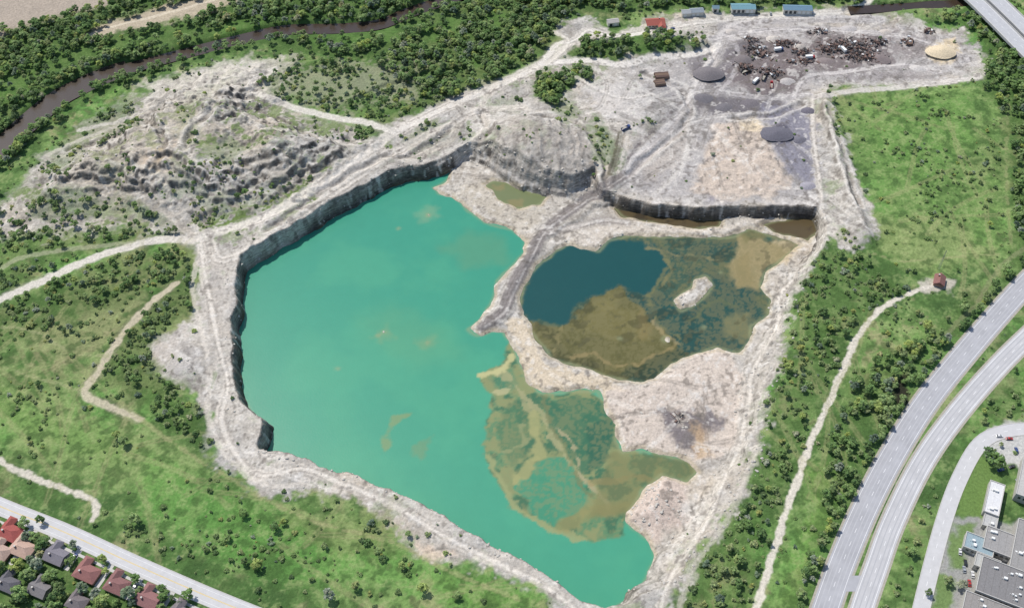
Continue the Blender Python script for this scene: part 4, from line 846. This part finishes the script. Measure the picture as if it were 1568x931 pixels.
# ------------------------------------------------------------------ scrap yard heaps
M_rust=noise_mat('rusty_metal',(.17,.11,.09),.8,2,.4,.3,.2); M_dark=noise_mat('dark_metal',(.075,.068,.068),.7,2,.3,.2,.3); M_wood=noise_mat('timber',(.25,.17,.12),.9,3,.2,.2)
def heap(u,v,rx,ry,n,seed,name='scrap_metal_heap'):
    x,y,z=lift(u,v); R=random.Random(seed); mb=MB(); aa=[];dd=[]
    for _ in range(n):
        aa.append(R.gauss(0,.45)*rx); dd.append(R.gauss(0,.45)*ry)
    hz=H(x+np.array(aa),y+np.array(dd))-z
    for a,b,q in zip(aa,dd,hz):
        hh=max(0,2.6*(1-(a/rx)**2-(b/ry)**2)); zz=float(q)+R.random()*hh
        mt=R.choice([M_rust,M_dark,M_steel,M_trim]) if R.random()<.18 else R.choice([M_rust,M_dark])
        if R.random()<.6:
            an=R.random()*6.28; l=R.uniform(1.5,5); mb.beam((a,b,zz),(a+l*math.cos(an),b+l*math.sin(an),zz+R.uniform(-.3,1.6)),R.uniform(.12,.35),mt,4)
        else:
            s=R.uniform(.6,1.8); mb.box(-s,s,-s*.6,s*.6,0,R.uniform(.3,1.4),mt,rot=R.random()*3.1,cen=(a,b,zz),taper=R.uniform(.5,1))
    mb.obj(name,loc=(x,y,z))
for k,h_ in enumerate([(1300,72,24,10,340),(1320,88,20,8,220),(1268,76,10,8,140),(1160,80,12,12,150),(1140,105,9,8,110),(1200,68,12,5,100),(1180,112,12,9,100),(1390,65,7,6,45),(1228,82,12,7,60),(1345,66,10,5,60),(1255,50,12,4,35),(1225,95,14,6,50),(1150,62,9,5,35),(1420,50,8,4,25),(1040,640,4,3,14)]): heap(*h_,k)
def piles(u,v,n,l,rz,name):
    x,y,z=lift(u,v); mb=MB()
    for r in range(3):
        for i in range(n-r):
            mb.beam((-l/2+random.uniform(-.5,.5),(i-(n-r)/2)*.9,.4+r*.75),(l/2,(i-(n-r)/2)*.9,.4+r*.75),.42,random.choice([M_wood,M_rust]),8)
    mb.obj(name,loc=(x,y,z),rz=rz)
piles(1013,117,10,12,.1,'pipe_stack'); piles(1010,128,9,9,.2,'pipe_stack'); piles(1392,66,7,9,1.3,'pipe_stack')
def stock(u,v,r,h,col,seed):
    x,y,z=lift(u,v); R=random.Random(seed); mb=MB(); vs=[];fs=[]; n=40;k=10
    lob=[(R.uniform(.02,.07)/(q+1)**.5,R.uniform(0,6.28)) for q in range(4)]
    for j in range(k):
        for i in range(n):
            a=2*math.pi*i/n; q=r*(1-j/(k-.4))*(1+sum(am*math.sin(a*(q_+1)+ph) for q_,(am,ph) in enumerate(lob))+.05*(R.random()-.5)); vs.append((q*math.cos(a)*1.2,q*math.sin(a)*.9,h*(j/(k-1))**.9*(1-.12*(j/(k-1))**3)+.10*R.random()-.5))
    for j in range(k-1):
        for i in range(n): fs.append((j*n+i,j*n+(i+1)%n,(j+1)*n+(i+1)%n,(j+1)*n+i))
    fs.append(tuple((k-1)*n+i for i in range(n))); mb.add(vs,fs,noise_mat('stockpile_mat',c(*col,.74),.95,1.0,.3,.8,dist=.6)); mb.obj('gravel_stockpile',loc=(x,y,z),smooth=True)
for k,q in enumerate([(1086,113,11,4.5,(128,122,124)),(1190,205,11,3.6,(112,110,120)),(1442,80,11,4,(230,212,180)),(1225,72,5,3,(200,190,180)),(1120,50,6,3,(204,196,188)),(1185,60,6,3,(210,202,192)),(1240,285,6,2.5,(166,162,170)),(1355,50,6,2.5,(206,196,186)),(1140,92,8,3,(128,120,120)),(1205,125,7,2.6,(192,186,182)),(1075,150,8,2.6,(122,118,122)),(1405,105,6,2,(212,206,200)),(1225,215,6,2.4,(118,116,126)),(1110,165,8,2.2,(120,116,120)),(1150,160,9,2,(120,114,118)),(1300,45,7,2.4,(200,194,190)),(1345,90,9,3,(140,128,126)),(1265,95,8,2.6,(144,132,130)),(1065,60,6,2.4,(210,202,194)),(1240,170,6,2.2,(116,112,122))]): stock(*q,k)
# ------------------------------------------------------------------ light, sky, camera
E=math.radians(57); az=math.radians(-42)
sd=Vector((math.sin(az)*math.cos(E),math.cos(az)*math.cos(E),math.sin(E)))
L=bpy.data.lights.new('sun','SUN'); L.energy=4.4; L.angle=math.radians(.6); L.color=(1,.955,.885)
so=bpy.data.objects.new('sun',L); so.rotation_euler=sd.to_track_quat('Z','Y').to_euler(); scene.collection.objects.link(so)
w=bpy.data.worlds.new('World'); scene.world=w; w.use_nodes=True; nt=w.node_tree
sk_=nt.nodes.new('ShaderNodeTexSky'); sk_.sky_type='NISHITA'; sk_.sun_disc=False; sk_.sun_elevation=E; sk_.sun_rotation=az
bg=nt.nodes['Background']; bg.inputs['Strength'].default_value=.14; nt.links.new(sk_.outputs[0],bg.inputs['Color'])
cam=bpy.data.cameras.new('camera'); cam.sensor_width=36; cam.lens=18/math.tan(math.radians(25)); cam.clip_end=40000; cam.clip_start=1
co=bpy.data.objects.new('camera',cam); co.location=(0,0,CAMH); co.rotation_euler=(math.pi/2-P,0,0); scene.collection.objects.link(co); scene.camera=co
scene.view_settings.view_transform='Standard'; scene.view_settings.look='None'; scene.view_settings.exposure=0
